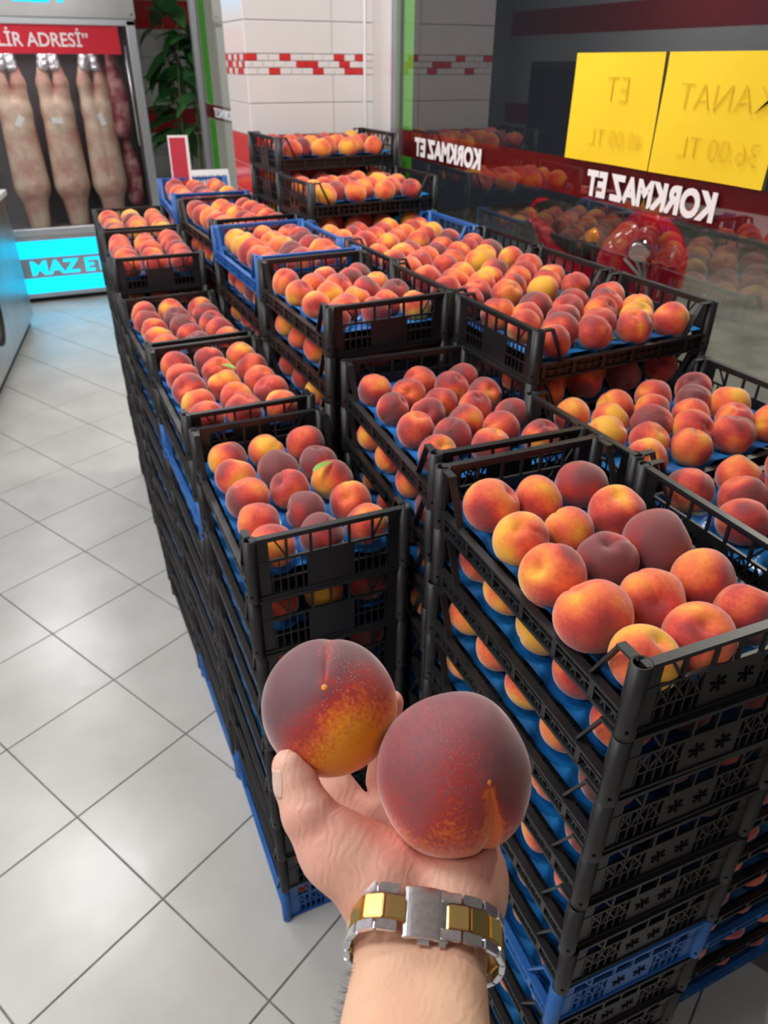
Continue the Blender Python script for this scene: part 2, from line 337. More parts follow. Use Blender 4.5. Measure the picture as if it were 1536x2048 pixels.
# floor tiles, laid on the slant
TA = Vector((.336, .178, 0)); TB = Vector((.178, -.336, 0)); TO = Vector((-.088, 2.043, 0))
tv = []; g_ = .0022 / .38
tme = MB()
cs_ = [TA * a + TB * b for a, b in ((g_, g_), (1 - g_, g_), (1 - g_, 1 - g_), (g_, 1 - g_))]
cn = sum(cs_, Vector()) / 4
cs2 = [c + (cn - c) * .006 for c in cs_]
tme.add([c + Vector((0, 0, -.008)) for c in cs_] + [c + Vector((0, 0, -.0012)) for c in cs_] + [Vector(c) for c in cs2],
        [(0, 1, 5, 4), (1, 2, 6, 5), (2, 3, 7, 6), (3, 0, 4, 7), (4, 5, 9, 8), (5, 6, 10, 9), (6, 7, 11, 10), (7, 4, 8, 11), (8, 9, 10, 11)])
tmesh = tme.mesh('tile', M_tile)
tmesh.flip_normals()
nt_ = 0
cand = []
for a in range(-30, 31):
    for b in range(-30, 31):
        c = TO + TA * (a + .5) + TB * (b + .5)
        if XL + .35 < c.x < XW - .2 and YB + .3 < c.y < YF - .15: cand.append((c.x < -1.3 or c.y < -.1, c.length, a, b))
cand.sort()
for _, _, a, b in cand[:298]:
    link('tile', tmesh, fl, loc=TO + TA * a + TB * b)
if len(cand) > 298:
    rest = MB()
    for _, _, a, b in cand[298:]:
        o = TO + TA * a + TB * b
        rest.add([Vector(v) + o for v in tme.v], [tuple(reversed(f)) for f in tme.f])
    ro = link('tile', rest.mesh('tiles_rest', M_tile), fl); ro['kind'] = 'stuff'
struct(link('ceiling', MB().bbox((XL, YB, CEIL), (2.1, YF, CEIL + .1)).mesh('ceiling', M_paint)))
# tiled look wall material for the walls seen only mirrored in the glass
def wall_tile_mat(name):
    mt = mat(name, (.8, .8, .8), .2)
    g = N(mt, 'ShaderNodeNewGeometry'); s = N(mt, 'ShaderNodeSeparateXYZ'); L(mt, g.outputs['Position'], s.inputs[0])
    w = (.80, .79, .77); r_ = (.50, .03, .035)
    mr = N(mt, 'ShaderNodeMapRange'); mr.inputs[1].default_value = 0; mr.inputs[2].default_value = 3.0; L(mt, s.outputs[2], mr.inputs[0])
    r = ramp(mt, [(0, w), (1.21 / 3, r_), (1.41 / 3, w), (2.05 / 3, r_), (2.27 / 3, w)]); r.color_ramp.interpolation = 'CONSTANT'
    L(mt, mr.outputs[0], r.inputs[0]); L(mt, r.outputs[0], bsdf(mt).inputs['Base Color']); return mt
M_wt = wall_tile_mat('banded_tile_wall')
struct(link('wall_left', MB().bbox((XL - .1, YB, 0), (XL, YF, CEIL)).mesh('wall_left', M_wt)))
wf = struct(link('wall_far', MB().bbox((XL, YF, 0), (2.1, YF + .1, CEIL)).mesh('wall_far', M_groutW)))
# tiles of the far wall where it shows beside the showcase
WT = {}
def wtile(w, h, m, key):
    k = (round(w, 4), round(h, 4), key)
    if k not in WT:
        b = MB(); e = .0022
        b.add([(0, 0, 0), (w, 0, 0), (w, 0, h), (0, 0, h), (0, -.004, 0), (w, -.004, 0), (w, -.004, h), (0, -.004, h), (e, -.006, e), (w - e, -.006, e), (w - e, -.006, h - e), (e, -.006, h - e)],
              [(0, 1, 5, 4), (1, 2, 6, 5), (2, 3, 7, 6), (3, 0, 4, 7), (4, 5, 9, 8), (5, 6, 10, 9), (6, 7, 11, 10), (7, 4, 8, 11), (8, 9, 10, 11)])
        WT[k] = b.mesh('wall_tile', m)
    return WT[k]
zt = [(.0, .2), (.2, .4), (.4, .61), (.61, .81), (.81, 1.01), (1.01, 1.21), (1.21, 1.41), (1.41, 1.62), (1.62, 1.83), (1.83, 2.05), (2.05, 2.27), (2.27, 2.5), (2.5, 2.72), (2.72, 2.94)]
for r_, (z0, z1) in enumerate(zt):
    red = (r_ in (6, 10))
    x = 0.70 - (.17 if r_ % 2 else 0)
    while x < 2.05:
        w = min(.34, 2.1 - x)
        link('wall_tile', wtile(w - .004, z1 - z0 - .004, M_tileR if red else M_tileW, red), wf, loc=(x + .002, YF, z0 + .002)); x += .34
struct(link('wall_near', MB().bbox((XL, YB - .1, 0), (XW, YB, CEIL)).mesh('wall_near', M_paint)))
struct(link('wall_right', MB().bbox((2.1, 6.38, 0), (2.2, YF, CEIL)).mesh('wall_right', M_paint)))
struct(link('wall_return', MB().bbox((1.36, 6.36, 0), (2.2, 6.40, CEIL)).mesh('wall_return', M_paint)))

# pillar with its own tiles
PX0, PX1, PY0, PY1 = .812, 1.325, 3.04, 3.34
pil = struct(link('trim_1', MB().bbox((PX0 + .006, PY0 + .006, 0), (PX1, PY1, CEIL)).mesh('pillar_core', M_groutW)))
pil['label'] = 'white tiled pillar with red base and mosaic band beside the window'
def pillar_face(org, ang, width, xs):
    R = Euler((0, 0, ang)).to_matrix()
    rows = []
    z = .02
    zs = [(1.826, 1.928), (1.928, 2.03), (1.668, 1.760), (1.560, 1.668)]
    z0 = 2.03
    while z0 < CEIL - .1: zs.append((z0, z0 + .102)); z0 += .102
    for (a, b) in zs: rows.append((a, b, False))
    z1 = 1.56
    while z1 > .1: rows.append((z1 - .104, z1, True)); z1 -= .104
    for a, b, red in rows:
        for u0, u1 in zip(xs[:-1], xs[1:]):
            w = u1 - u0 - .002
            link('wall_tile', wtile(w, b - a - .002, M_tileR if red else M_tileW, red), pil, loc=Vector(org) + R @ Vector((u0 + .001, 0, a + .001)), rot=(0, 0, ang))
    return R
pillar_face((PX0, PY0 + .006, 0), 0, .49, [0, .335, .512])
pillar_face((PX0 + .006, PY1, 0), -math.pi / 2, .30, [0, .300])
# mosaic rows
patt = ['R..R....R.R.', '.....RR..R..', '..R...R..RR.']
def mosaic(org, ang, width, n, patt):
    R = Euler((0, 0, ang)).to_matrix(); pw = width / n
    for r_ in range(3):
        z0 = 1.760 + (2 - r_) * .022
        off = -.5 * pw if r_ == 1 else 0
        for i in range(n + 1):
            a = max(0, off + i * pw); b = min(width, off + (i + 1) * pw)
            if b - a < .006: continue
            red = patt[r_][i % len(patt[r_])] == 'R'
            link('mosaic_tile', wtile(b - a - .0015, .0205, M_tileR if red else M_tileW, red), pil, loc=Vector(org) + R @ Vector((a + .0007, 0, z0 + .0007)), rot=(0, 0, ang))
mosaic((PX0, PY0 + .006, 0), 0, .512, 12, patt)
mosaic((PX0 + .006, PY1, 0), -math.pi / 2, .30, 7, ['R.R.R.R', '.RR.R.R', 'R.R.RR.'])

# window: panes, frames, vinyl
win = struct(link('window_1', MB().bbox((XW, YB, 0), (XW + .006, 2.83, CEIL)).mesh('pane', M_glass)))
win2 = struct(link('window_2', MB().bbox((XW, 3.34, 0), (XW + .006, 6.36, CEIL)).mesh('pane', M_glass)))
fr = MB().bbox((XW - .015, 2.83, 0), (XW + .03, 2.872, CEIL)); fr.bbox((XW - .02, 2.838, 0), (XW - .015, 2.845, CEIL)); fr.bbox((XW - .02, 2.858, 0), (XW - .015, 2.865, CEIL))
link('window_frame', fr.mesh('window_frame', M_alu), win)
link('conduit', MB().tube([(1.272, 3.026, 0), (1.272, 3.026, CEIL)], .006, 10).mesh('conduit', M_tileW), pil)
link('window_frame', MB().bbox((XW - .02, 6.32, 0), (XW + .03, 6.38, CEIL)).mesh('window_frame', M_alu), win2)
link('side_panel', MB().bbox((XW - .02, 2.872, 0), (XW + .01, 3.04, CEIL)).mesh('side_panel', M_tileW), win)
ZB0, ZB1 = 1.497, 1.586
gr = MB()
for a, b in ((0, ZB0 - .001), (ZB1 + .001, CEIL)): gr.bbox((XW + .0065, 2.735, a), (XW + .0075, 2.815, b))
link('green_strip', gr.mesh('green_strip', M_green), win)
gr = MB()
for a, b in ((0, 1.44), (1.54, CEIL)): gr.bbox((XW + .0065, 5.98, a), (XW + .0075, 6.18, b))
link('green_strip', gr.mesh('green_strip', M_green), win2)
link('red_band', MB().bbox((XW + .0078, YB, ZB0), (XW + .0086, 2.83, ZB1)).mesh('red_band', M_bandr), win)
link('red_band', MB().bbox((XW + .0078, 3.34, 1.445), (XW + .0086, 6.30, 1.535)).mesh('red_band', M_bandr), win2)
def shop_text(parent, y_end, y_start, zbase, size):
    # reads correctly from the street, so it runs from high y to low y seen from inside, mirrored
    me = text_mesh('KORKMAZ ET', size, .0004, M_white, offset=size * .05)
    xs = [v.co.x for v in me.vertices]; w = max(xs) - min(xs)
    s = (y_start - y_end) / w * -1 if y_start < y_end else (y_start - y_end) / w
    o = link('lettering', me, parent)
    # text local x -> +y (street side reading goes left to right = +y), local y -> +z, normal -> +x
    o.matrix_local = Matrix(((0, 0, 1, XW - .0006), (abs(s), 0, 0, min(y_end, y_start)), (0, 1, 0, zbase), (0, 0, 0, 1)))
    return o
shop_text(win, 2.69, 2.215, 1.512, .078)
shop_text(win, 1.675, 1.235, 1.512, .078)
shop_text(win, .55, .11, 1.512, .078)
shop_text(win2, 5.95, 5.45, 1.465, .075)

# ------------------------------------------------------------------ outside
M_asph = noisy(mat('asphalt', (.2, .2, .19), .75), (.13, .135, .12), (.24, .24, .21), 2.5, 8, bump=.4, bscale=30)
struct(link('ground', MB().bbox((XW + .02, -3, -.08), (9, 10, -.02)).mesh('ground', M_asph)))

# ------------------------------------------------------------------ ceiling lights
ORDL = ['first over the aisle', 'second over the aisle', 'third over the aisle', 'nearest over the counter side', 'near one over the crates', 'far one over the crates', 'second over the counter side', 'farthest over the counter side']
for i, (x, y) in enumerate(PANELS):
    t = tag(link('ceiling_light', MB().bbox((-.3, -.3, -.02), (.3, .3, 0)).mesh('frame', M_alu), loc=(x, y, CEIL - .001)), f'square white ceiling light panel, {ORDL[i]}', 'light', 'square ceiling light panels')
    link('diffuser', MB().bbox((-.285, -.285, -.024), (.285, .285, -.0205)).mesh('diffuser', mat('diffuser', (.9, .9, .9), .5, emis=(1, .98, .95), es=4)), t)

# ------------------------------------------------------------------ crates
CW, CL = .280, .456
def end_panel(H, flowers):
    b = MB(); W = CW / 2; T = .003
    def B(u0, u1, z0, z1, t=T, y=0, mi=0): b.bbox((u0, y - t / 2, z0), (u1, y + t / 2, z1), mi)
    B(-W, W, H - .0065, H - .0005, .0115, .002)                       # top flange
    B(-W, W, H - .013, H - .0065, .004)
    B(-W, W, 0.0005, .006, .008)
    B(-W, W, .57 * H, .61 * H, .0045)
    for s in (-1, 1):
        a, c = sorted((s * (W - .010), s * (W - .031))); B(a, c, .003, H - .006)
        for q in (.035, .078):
            B(s * q - .0022, s * q + .0022, .6 * H, H - .01, .0045)
        b.beam((s * .078, 0, .60 * H), (s * .098, 0, H - .012), .003, .003)
        for k in range(5):
            u = s * (.052 + k * .0135); B(u - .0011, u + .0011, .004, .58 * H, .003)
        lo, hi = sorted((s * .043, s * (W - .03))); B(lo, hi, .27 * H, .27 * H + .003, .0035)
        if flowers:
            for k in range(3):
                b.beam((s * (.046 + k * .022), 0, .30 * H), (s * (.066 + k * .022), 0, .57 * H), .0028, .0022, up=(0, 1, 0))
                b.beam((s * (.066 + k * .022), 0, .30 * H), (s * (.046 + k * .022), 0, .57 * H), .0028, .0022, up=(0, 1, 0))
    B(-.0018, .0018, .6 * H, H - .01, .0045)
    B(-.044, .044, .003, .60 * H, .0035)
    if flowers:
        for s in (-1, 1):
            for k in range(6):
                a = k * math.pi / 3 + .3; cx, cz = s * .020, .33 * H
                for sy in (-1, 1):
                    b.box((cx + math.cos(a) * .0085, sy * .0022, cz + math.sin(a) * .0085), (.0085, .0012, .0036), rot=(0, -a, 0), mi=1)
            for sy in (-1, 1): b.box((s * .020, sy * .0022, .33 * H), (.004, .0012, .004), mi=1)
    return b
def side_rail(H, fine):
    b = MB(); Lh = CL / 2
    b.bbox((-.0045, -Lh, .0005), (.0045, Lh, .0055)); b.bbox((-.0035, -Lh, .0330), (.0085, Lh, .0368)); b.bbox((-.0045, -Lh, .0185), (.0035, Lh, .0210))
    b.bbox((-.0025, -Lh + .01, .003), (-.0012, Lh - .01, .0345)) if not fine else None
    n = 23
    for k in range(n):
        y = -Lh + .02 + k * (CL - .04) / (n - 1)
        if k % 4 == 0: b.bbox((-.004, y - .0045, .002), (.0045, y + .0045, .035))
        else: b.beam((0, y - .006, .003), (0, y + .006, .034), .003, .002, up=(1, 0, 0)); b.beam((0, y + .006, .003), (0, y - .006, .034), .003, .002, up=(1, 0, 0))
    for s in (-1, 1):
        b.bbox(*[(x, y, z) for x, y, z in ((-.006, min(s * (Lh - .008), s * (Lh - .034)), H - .0045), (.006, max(s * (Lh - .008), s * (Lh - .034)), H - .0008))])
        b.beam((0, s * (Lh - .032), H - .0025), (0, s * (Lh - .066), .035), .011, .0034, up=(0, s, 1))
        b.bbox(*[(x, y, z) for x, y, z in ((-.0015, min(s * (Lh - .006), s * (Lh - .016)), .03), (.0015, max(s * (Lh - .006), s * (Lh - .016)), H - .002))])
    return b
def corner_post(H):
    b = MB(); n = 16; ro, ri = .0118, .0093; vs = []; fs = []
    for r, z in ((ro, 0.0003), (ro, H - .0003), (ri, H - .0003), (ri, .012)):
        for k in range(n):
            a = 2 * math.pi * k / n; vs.append((r * math.cos(a), r * math.sin(a), z))
    for q in range(3):
        for k in range(n):
            a = q * n + k; c = q * n + (k + 1) % n; fs.append((a, c, c + n, a + n))
    b.add(vs, fs, 0, False); b.add([v for v in vs[3 * n:]], [tuple(range(n))], 1)
    b.add(vs[:n], [tuple(reversed(range(n)))], 0)
    for ang in (-2.2, -.95, .95, 2.2):
        for z in (.016,):
            b.box((ro * .99 * math.cos(ang), ro * .99 * math.sin(ang), z), (.001, .0042, .0045), rot=(0, 0, ang), mi=1)
    for i, (a, f) in enumerate(zip(b.mi, b.f)):
        if len(f) == 4 and a == 0: b.sm[i] = True
    return b
def base_grid(H):
    b = MB(); b.bbox((-CW / 2 + .004, -CL / 2 + .004, .0015), (CW / 2 - .004, CL / 2 - .004, .0035))
    for k in range(-5, 6): b.bbox((-CW / 2 + .004, k * .04 - .002, .0035), (CW / 2 - .004, k * .04 + .002, .0065))
    return b
PARTS = {}
def crate_parts(H, color, fl_):
    k = (H, color, fl_)
    if k not in PARTS:
        mm = M_black if color == 'black' else M_blue
        PARTS[k] = dict(end=end_panel(H, fl_).mesh('end_panel', mm, M_hole_shade), rail=side_rail(H, fl_).mesh('side_rail', mm), post=corner_post(H).mesh('corner_post', mm, M_hole_shade), base=base_grid(H).mesh('crate_base', mm))
    return PARTS[k]
HEX = [(k * .0505, y) for k in (-2, 0, 2) for y in (-.159, -.053, .053, .159)] + [(k * .0505, y) for k in (-1, 1) for y in (-.106, 0, .106)]
GRID = [(i * .0885, j * .0885) for i in (-1, 0, 1) for j in (-2, -1, 0, 1, 2)]
def tray_mesh(lay):
    nx, ny = 46, 74; pts = np.array(GRID if lay == 'grid' else HEX); R = .046 if lay == 'grid' else .0395
    xs = np.linspace(-.1335, .1335, nx); ys = np.linspace(-.2215, .2215, ny); X, Y = np.meshgrid(xs, ys, indexing='ij')
    Z = np.full(X.shape, .0400)
    for cx, cy in pts:
        r = np.hypot(X - cx, Y - cy); Z = np.minimum(Z, .0400 - .021 * np.sqrt(np.clip(1 - (r / R)**2, 0, 1)))
    e = np.minimum(np.minimum(X + .1335, .1335 - X), np.minimum(Y + .2215, .2215 - Y)); Z = Z + .004 * np.clip(1 - e / .008, 0, 1)
    vs = np.stack([X, Y, Z], -1).reshape(-1, 3)
    i = np.arange(nx - 1)[:, None] * ny + np.arange(ny - 1)[None]; fs = np.stack([i, i + ny, i + ny + 1, i + 1], -1).reshape(-1, 4)
    b = MB(); b.add(vs.tolist(), fs.tolist(), 0, True)
    return b.mesh('tray', M_tray)
TRAY = {'grid': tray_mesh('grid'), 'hex': tray_mesh('hex')}

# peach meshes
def peach_geo(nu, nv, seed, groove=.05, tip=.03, cav=.26, lump=.02):
    rs = random.Random(seed); ph0 = 0.0
    ax = [(rs.uniform(-1, 1), rs.uniform(-1, 1), rs.uniform(-1, 1)) for _ in range(3)]; vs = []
    for i in range(nv + 1):
        th = math.pi * i / nv
        for j in range(nu):
            ph = 2 * math.pi * j / nu - math.pi
            d = (math.sin(th) * math.cos(ph), math.sin(th) * math.sin(ph), math.cos(th))
            r = 1 - cav * math.exp(-(th / .30)**2) + tip * math.exp(-((math.pi - th) / .16)**2) - .03 * math.exp(-((math.pi - th) / .5)**2)
            gw = .10 + .16 * math.exp(-(th / .7)**2)
            g = math.exp(-(ph / gw)**2) * min(1, math.sin(th) * 2.2) * (.45 + .55 * (1 + math.cos(th)) / 2 + .35 * (math.cos(th) < -.4))
            r -= groove * g
            r += .018 * math.exp(-((abs(ph) - .42) / .3)**2) * math.sin(th)
            for k, a in enumerate(ax): r += lump * math.sin(1.7 * (a[0] * d[0] + a[1] * d[1] + a[2] * d[2]) * (k + 1) + k)
            vs.append((d[0] * r, d[1] * r, d[2] * r * .95))
    fs = []
    for i in range(nv):
        for j in range(nu):
            a = i * nu + j; b = i * nu + (j + 1) % nu
            if i == 0: fs.append((a, a + nu, b + nu))
            elif i == nv - 1: fs.append((a, a + nu, b))
            else: fs.append((a, a + nu, b + nu, b))
    return vs, fs
PEACH = []
for k in range(7):
    v_, f_ = peach_geo(44, 28, k, groove=.035 + .01 * (k % 3)); PEACH.append(MB().add([(x, y, z) for x, y, z in v_], f_, 0, True).mesh('peach', M_peach))
LOWP = [peach_geo(14, 9, k + 20) for k in range(3)]
massV, massF, massC = [], [], []
def mass_peach(c, r, rot, colr):
    v_, f_ = LOWP[random.randrange(3)]; R = Euler(rot).to_matrix(); b = len(massV)
    for p in v_: massV.append(tuple(c + (R @ Vector(p)) * r)); massC.append(colr)
    massF.extend([tuple(i + b for i in f) for f in f_])

HS = .1055
# name: row phrase, x, y, yaw, rotated, levels, height, layout, top colour, {level: blue}
STACKS = [
 ('first aisle row stack', .348, 1.218, -.012, 0, 9, .1266, 'grid', 'black', {0: 1}),
 ('second aisle row stack', .342, 1.712, .004, 0, 11, HS, 'grid', 'black', {8: 1, 0: 1}),
 ('third aisle row stack', .338, 2.217, .019, 0, 11, HS, 'grid', 'black', {}),
 ('fourth aisle row stack', .342, 2.770, -.032, 0, 12, HS, 'grid', 'black', {10: 0}),
 ('fifth aisle row stack', .366, 3.285, -.030, 0, 12, HS, 'grid', 'black', {}),
 ('first middle row stack', .614, .620, -.030, 0, 12, .1070, 'grid', 'black', {5: 1}),
 ('second middle row stack', .662, 1.150, -.052, 0, 12, HS, 'hex', 'black', {}),
 ('third middle row stack', .647, 1.655, .026, 0, 13, HS, 'hex', 'black', {}),
 ('fourth middle row stack', .640, 2.155, .023, 0, 13, HS, 'grid', 'blue', {12: 1}),
 ('fifth middle row stack', .645, 2.715, .045, 0, 13, HS, 'grid', 'black', {}),
 ('sixth middle row stack', .648, 3.290, -.05, 0, 13, HS, 'grid', 'blue', {12: 1, 11: 0}),
 ('first window row stack', 1.022, .622, .0, 1, 12, HS, 'hex', 'black', {0: 1, 2: 1}),
 ('second window row stack', 1.026, .944, .046, 1, 12, HS, 'hex', 'black', {}),
 ('third window row stack', 1.046, 1.270, .044, 1, 13, HS, 'hex', 'black', {}),
 ('fourth window row stack', 1.034, 1.590, .046, 1, 13, HS, 'hex', 'black', {}),
 ('fifth window row stack', 1.040, 1.905, .035, 1, 13, HS, 'hex', 'black', {}),
 ('sixth window row stack', 1.010, 2.215, .040, 1, 13, HS, 'hex', 'blue', {12: 1}),
 ('seventh window row stack', 1.030, 2.530, .055, 1, 14, HS, 'hex', 'black', {}),
 ('stack against the tiled pillar', 1.026, 2.845, .055, 1, 15, HS, 'hex', 'black', {}),
]
ORD = ['first', 'second', 'third', 'fourth', 'fifth', 'sixth', 'seventh', 'eighth', 'ninth', 'tenth', 'eleventh', 'twelfth', 'thirteenth', 'fourteenth', 'fifteenth']
# colours of the fruit read off the photograph, near row first, left to right: y yellow, o orange, r red, d dark, m mixed
CODE = {'y': (.10, 'yellow'), 'o': (.30, 'orange'), 'r': (.56, 'red'), 'm': (.43, 'mottled'), 'd': (.84, 'dark red')}
TOPC = {
 0: 'mdm' 'mdr' 'rmm' 'mdd' 'mmd', 1: 'rmm' 'oor' 'rom' 'ror' 'rrm', 2: 'rdr' 'mdr' 'rdr' 'rdd' 'rom', 3: 'rrr' 'rrd' 'rrr' 'rmr' 'rmr',
 5: 'omr' 'mmm' 'mdr' 'ymd' 'ooo',
 8: 'rro' 'rdo' 'rmd' 'ood' 'oom',
}
ZPH = [(982, 1012, 57, 'm'), (1076, 1000, 49, 'o'), (1162, 971, 53, 'd'), (1041, 1080, 57, 'y'), (1138, 1060, 51, 'o'), (1232, 1028, 58, 'o'), (1106, 1150, 66, 'm'), (1214, 1121, 60, 'd'), (1314, 1087, 70, 'd'), (1187, 1231, 77, 'r'), (1303, 1203, 67, 'm'), (1405, 1161, 67, 'r'), (1288, 1318, 71, 'y'), (1398, 1278, 72, 'm'), (1494, 1228, 66, 'r')]
indiv = []
STUFFP = []
def put_peach(pos, r, code, label, indiv_ok, prio):
    base, nm = CODE[code]; a = base + random.uniform(-.05, .05); seed = random.random()
    rot = (random.uniform(-1.0, .7) + random.choice((0, 0, 0, math.pi)), random.uniform(-.9, .9), random.uniform(0, 6.28))
    rec = dict(pos=pos, r=r, c=(a, seed, .5), rot=rot, label=label, nm=nm)
    (indiv if indiv_ok else STUFFP).append((prio, len(indiv) + len(STUFFP), rec))
def proj(P):
    d = Vector(P) - CAM; z = d.dot(FWD); return 768 + FPX * d.dot(RIGHT) / z, 1024 + FPX * d.dot(DOWN) / z, z
for si, (ph, sx, sy, yaw, rotd, nlev, H, lay, topc, blues) in enumerate(STACKS):
    for lv in range(nlev):
        top = lv == nlev - 1
        colr = ('blue' if blues.get(lv) else 'black')
        jx, jy, ja = (0, 0, 0) if top else (random.uniform(-.003, .003), random.uniform(-.003, .003), random.uniform(-.008, .008))
        if si == 0: jy += .030 * (nlev - 1 - lv) / (nlev - 1)
        if si == 5 and lv < nlev - 2: jx -= .003
        z0 = H * lv
        fn = nlev - 1 - lv
        rz = yaw + ja + (-math.pi / 2 if rotd else 0)
        flw = (si in (5, 6, 11)) or (si * 7 + lv) % 3 == 0
        ordn = 'top' if top else ('bottom' if lv == 0 else ORD[fn] + ' from top')
        cr = thing('fruit_crate', f'{colr} plastic fruit crate, {ordn}, {ph}', 'crate', (sx + jx, sy + jy, z0), rz, 'stacked plastic fruit crates')
        P = crate_parts(H, colr, flw)
        for s in (-1, 1):
            link('end_panel', P['end'], cr, loc=(0, s * CL / 2, 0), rot=(0, 0, math.pi if s < 0 else 0))
            link('side_rail', P['rail'], cr, loc=(s * CW / 2, 0, 0), rot=(0, 0, math.pi if s < 0 else 0))
            for q in (-1, 1): link('corner_post', P['post'], cr, loc=(s * CW / 2, q * CL / 2, 0))
        link('crate_base', P['base'], cr)
        dz = (.004 if H > .12 else .0)
        tag(link('fruit_tray', TRAY[lay], None, loc=(sx + jx, sy + jy, z0 + dz), rot=(0, 0, rz)), f'blue moulded fruit tray, {ordn}, {ph}', 'tray', 'blue moulded fruit trays')
        # fruit
        Rm = Euler((0, 0, rz)).to_matrix(); pts = GRID if lay == 'grid' else HEX
        rr0 = .0415 if lay == 'grid' else .0375
        items = []
        for (px, py) in pts:
            w = Rm @ Vector((px, py, 0)); items.append((px, py, w))
        # sort into rows seen from the aisle: near rows first
        key = (lambda t: (round(t[2].y / .03), t[2].x)) if not rotd else (lambda t: (round(t[1] / .03), t[2].y))
        if lay == 'grid': items.sort(key=lambda t: (round(t[1] / .05), t[0]))
        elif rotd: items.sort(key=lambda t: (round(-t[0] / .03) * -1, -t[1]))
        else: items.sort(key=lambda t: (round(t[1] / .03), t[0]))
        NEAR = dict(zip([12, 13, 14, 9, 10, 11, 6, 7, 8, 3, 4, 5, 0, 1, 2], ZPH))
        for n_, (px, py, w) in enumerate(items):
            if not top:
                # only fruit that can show through the open sides is there to be seen
                wx, wy = w.x, w.y
                edge = (wx < -.06 if not rotd else (wx < -.12)) or (wy < (-.14 if not rotd else -.05))
                if not edge: continue
                if fn > 1 and si not in (0, 5) and not (si == 11): 
                    if si in (1, 2, 3, 4) and wx > -.05: continue
                    if si not in (1, 2, 3, 4) and fn > 3: continue
            if top and si in TOPC: code = TOPC[si][n_ % len(TOPC[si])]
            elif lay == 'hex': code = random.choice('ommmorrrdy' if si > 11 else 'rrrrddmomr')
            else: code = random.choice('omrmrrdoyd')
            rr = rr0 + random.uniform(-.002, .0012)
            if si in (6, 7): rr -= .0022
            if not top: rr = min(rr, .0392 if lay == 'grid' else .0375)
            if si == 5 and top: rr = .0425 + random.uniform(-.003, .002)
            pos = Vector((sx + jx, sy + jy, z0 + dz + .0245 + rr)) + w + Vector((random.uniform(-.003, .003), random.uniform(-.003, .003), random.uniform(-.001, .001)))
            if si == 5 and top:
                pu, pv, pr_, code = NEAR[n_]; d_ = RIGHT * (pu - 768) / FPX + DOWN * (pv - 1024) / FPX + FWD
                rr = .04
                for _ in range(4):
                    t_ = (z0 + .0235 + rr - CAM.z) / d_.z; rr = pr_ * t_ / FPX * 1.0
                pos = CAM + d_ * t_
            u, v, zz = proj(pos)
            nm = CODE[code][1]
            if lay == 'grid': lab = f'{nm} peach, {ORD[n_ // 3]} row, {("left", "middle", "right")[n_ % 3]}, {ordn} crate, {ph}'
            else: lab = f'{nm} peach, place {n_ + 1} counting from the front, {ordn} crate, {ph}'
            if lay == 'hex':
                rowv = py if not rotd else px
                lab = None
            rec_prio = zz
            hexpos = ''
            if lay == 'hex':
                A_, B_ = (w.y, w.x)
                rows_ = sorted({round(q[2].y, 2) for q in items})
                ra = min(range(len(rows_)), key=lambda i: abs(rows_[i] - w.y))
                same = sorted([q[2].x for q in items if abs(q[2].y - w.y) < .02]); cidx = min(range(len(same)), key=lambda i: abs(same[i] - w.x))
                rn = sum(1 for q in sorted({round(t[1] if not rotd else -t[0], 3) for t in items}) if q < round((py if not rotd else -px), 3) - .001)
                mates = sorted([(t[0] if not rotd else t[1]) for t in items if abs((t[1] if not rotd else -t[0]) - (py if not rotd else -px)) < .001])
                ci = min(range(len(mates)), key=lambda i: abs(mates[i] - (px if not rotd else py)))
                lab = f'{nm} peach, {ORD[rn]} row, {ORD[ci]} from left, {ordn} crate, {ph}'
            vis = -100 < u < 1636 and -60 < v < 2200
            ok = top or (fn == 1 and si in (6, 13, 17)) or (si == 5 and fn <= 9 and w.x < -.04) 
            put_peach(pos, rr, code, lab, ok and vis, zz if not (si == 5) else zz * .5)
indiv.sort(key=lambda t: (t[0], t[1]))
extra = indiv[290:]; indiv = indiv[:290]
PO = []
for i, (pr, _, rec) in enumerate(indiv):
    o = link('peach', PEACH[i % 7], loc=rec['pos'], rot=rec['rot'], scale=rec['r']); o.color = (*rec['c'], 1)
    tag(o, rec['label'], 'peach', 'peaches in the crates'); PO.append(o)
for pr, _, rec in extra + STUFFP: mass_peach(rec['pos'], rec['r'], rec['rot'], rec['c'])
me = bpy.data.meshes.new('peach_mass'); me.from_pydata(massV, [], massF); me.materials.append(M_peachs); me.polygons.foreach_set('use_smooth', [True] * len(massF))
ca = me.color_attributes.new('tint', 'FLOAT_COLOR', 'POINT'); ca.data.foreach_set('color', np.array([(*c, 1) for c in massC], dtype=np.float32).ravel())
pm = tag(link('peaches', me), 'remaining peaches deep in the lower and farthest crates', 'peaches'); pm['kind'] = 'stuff'

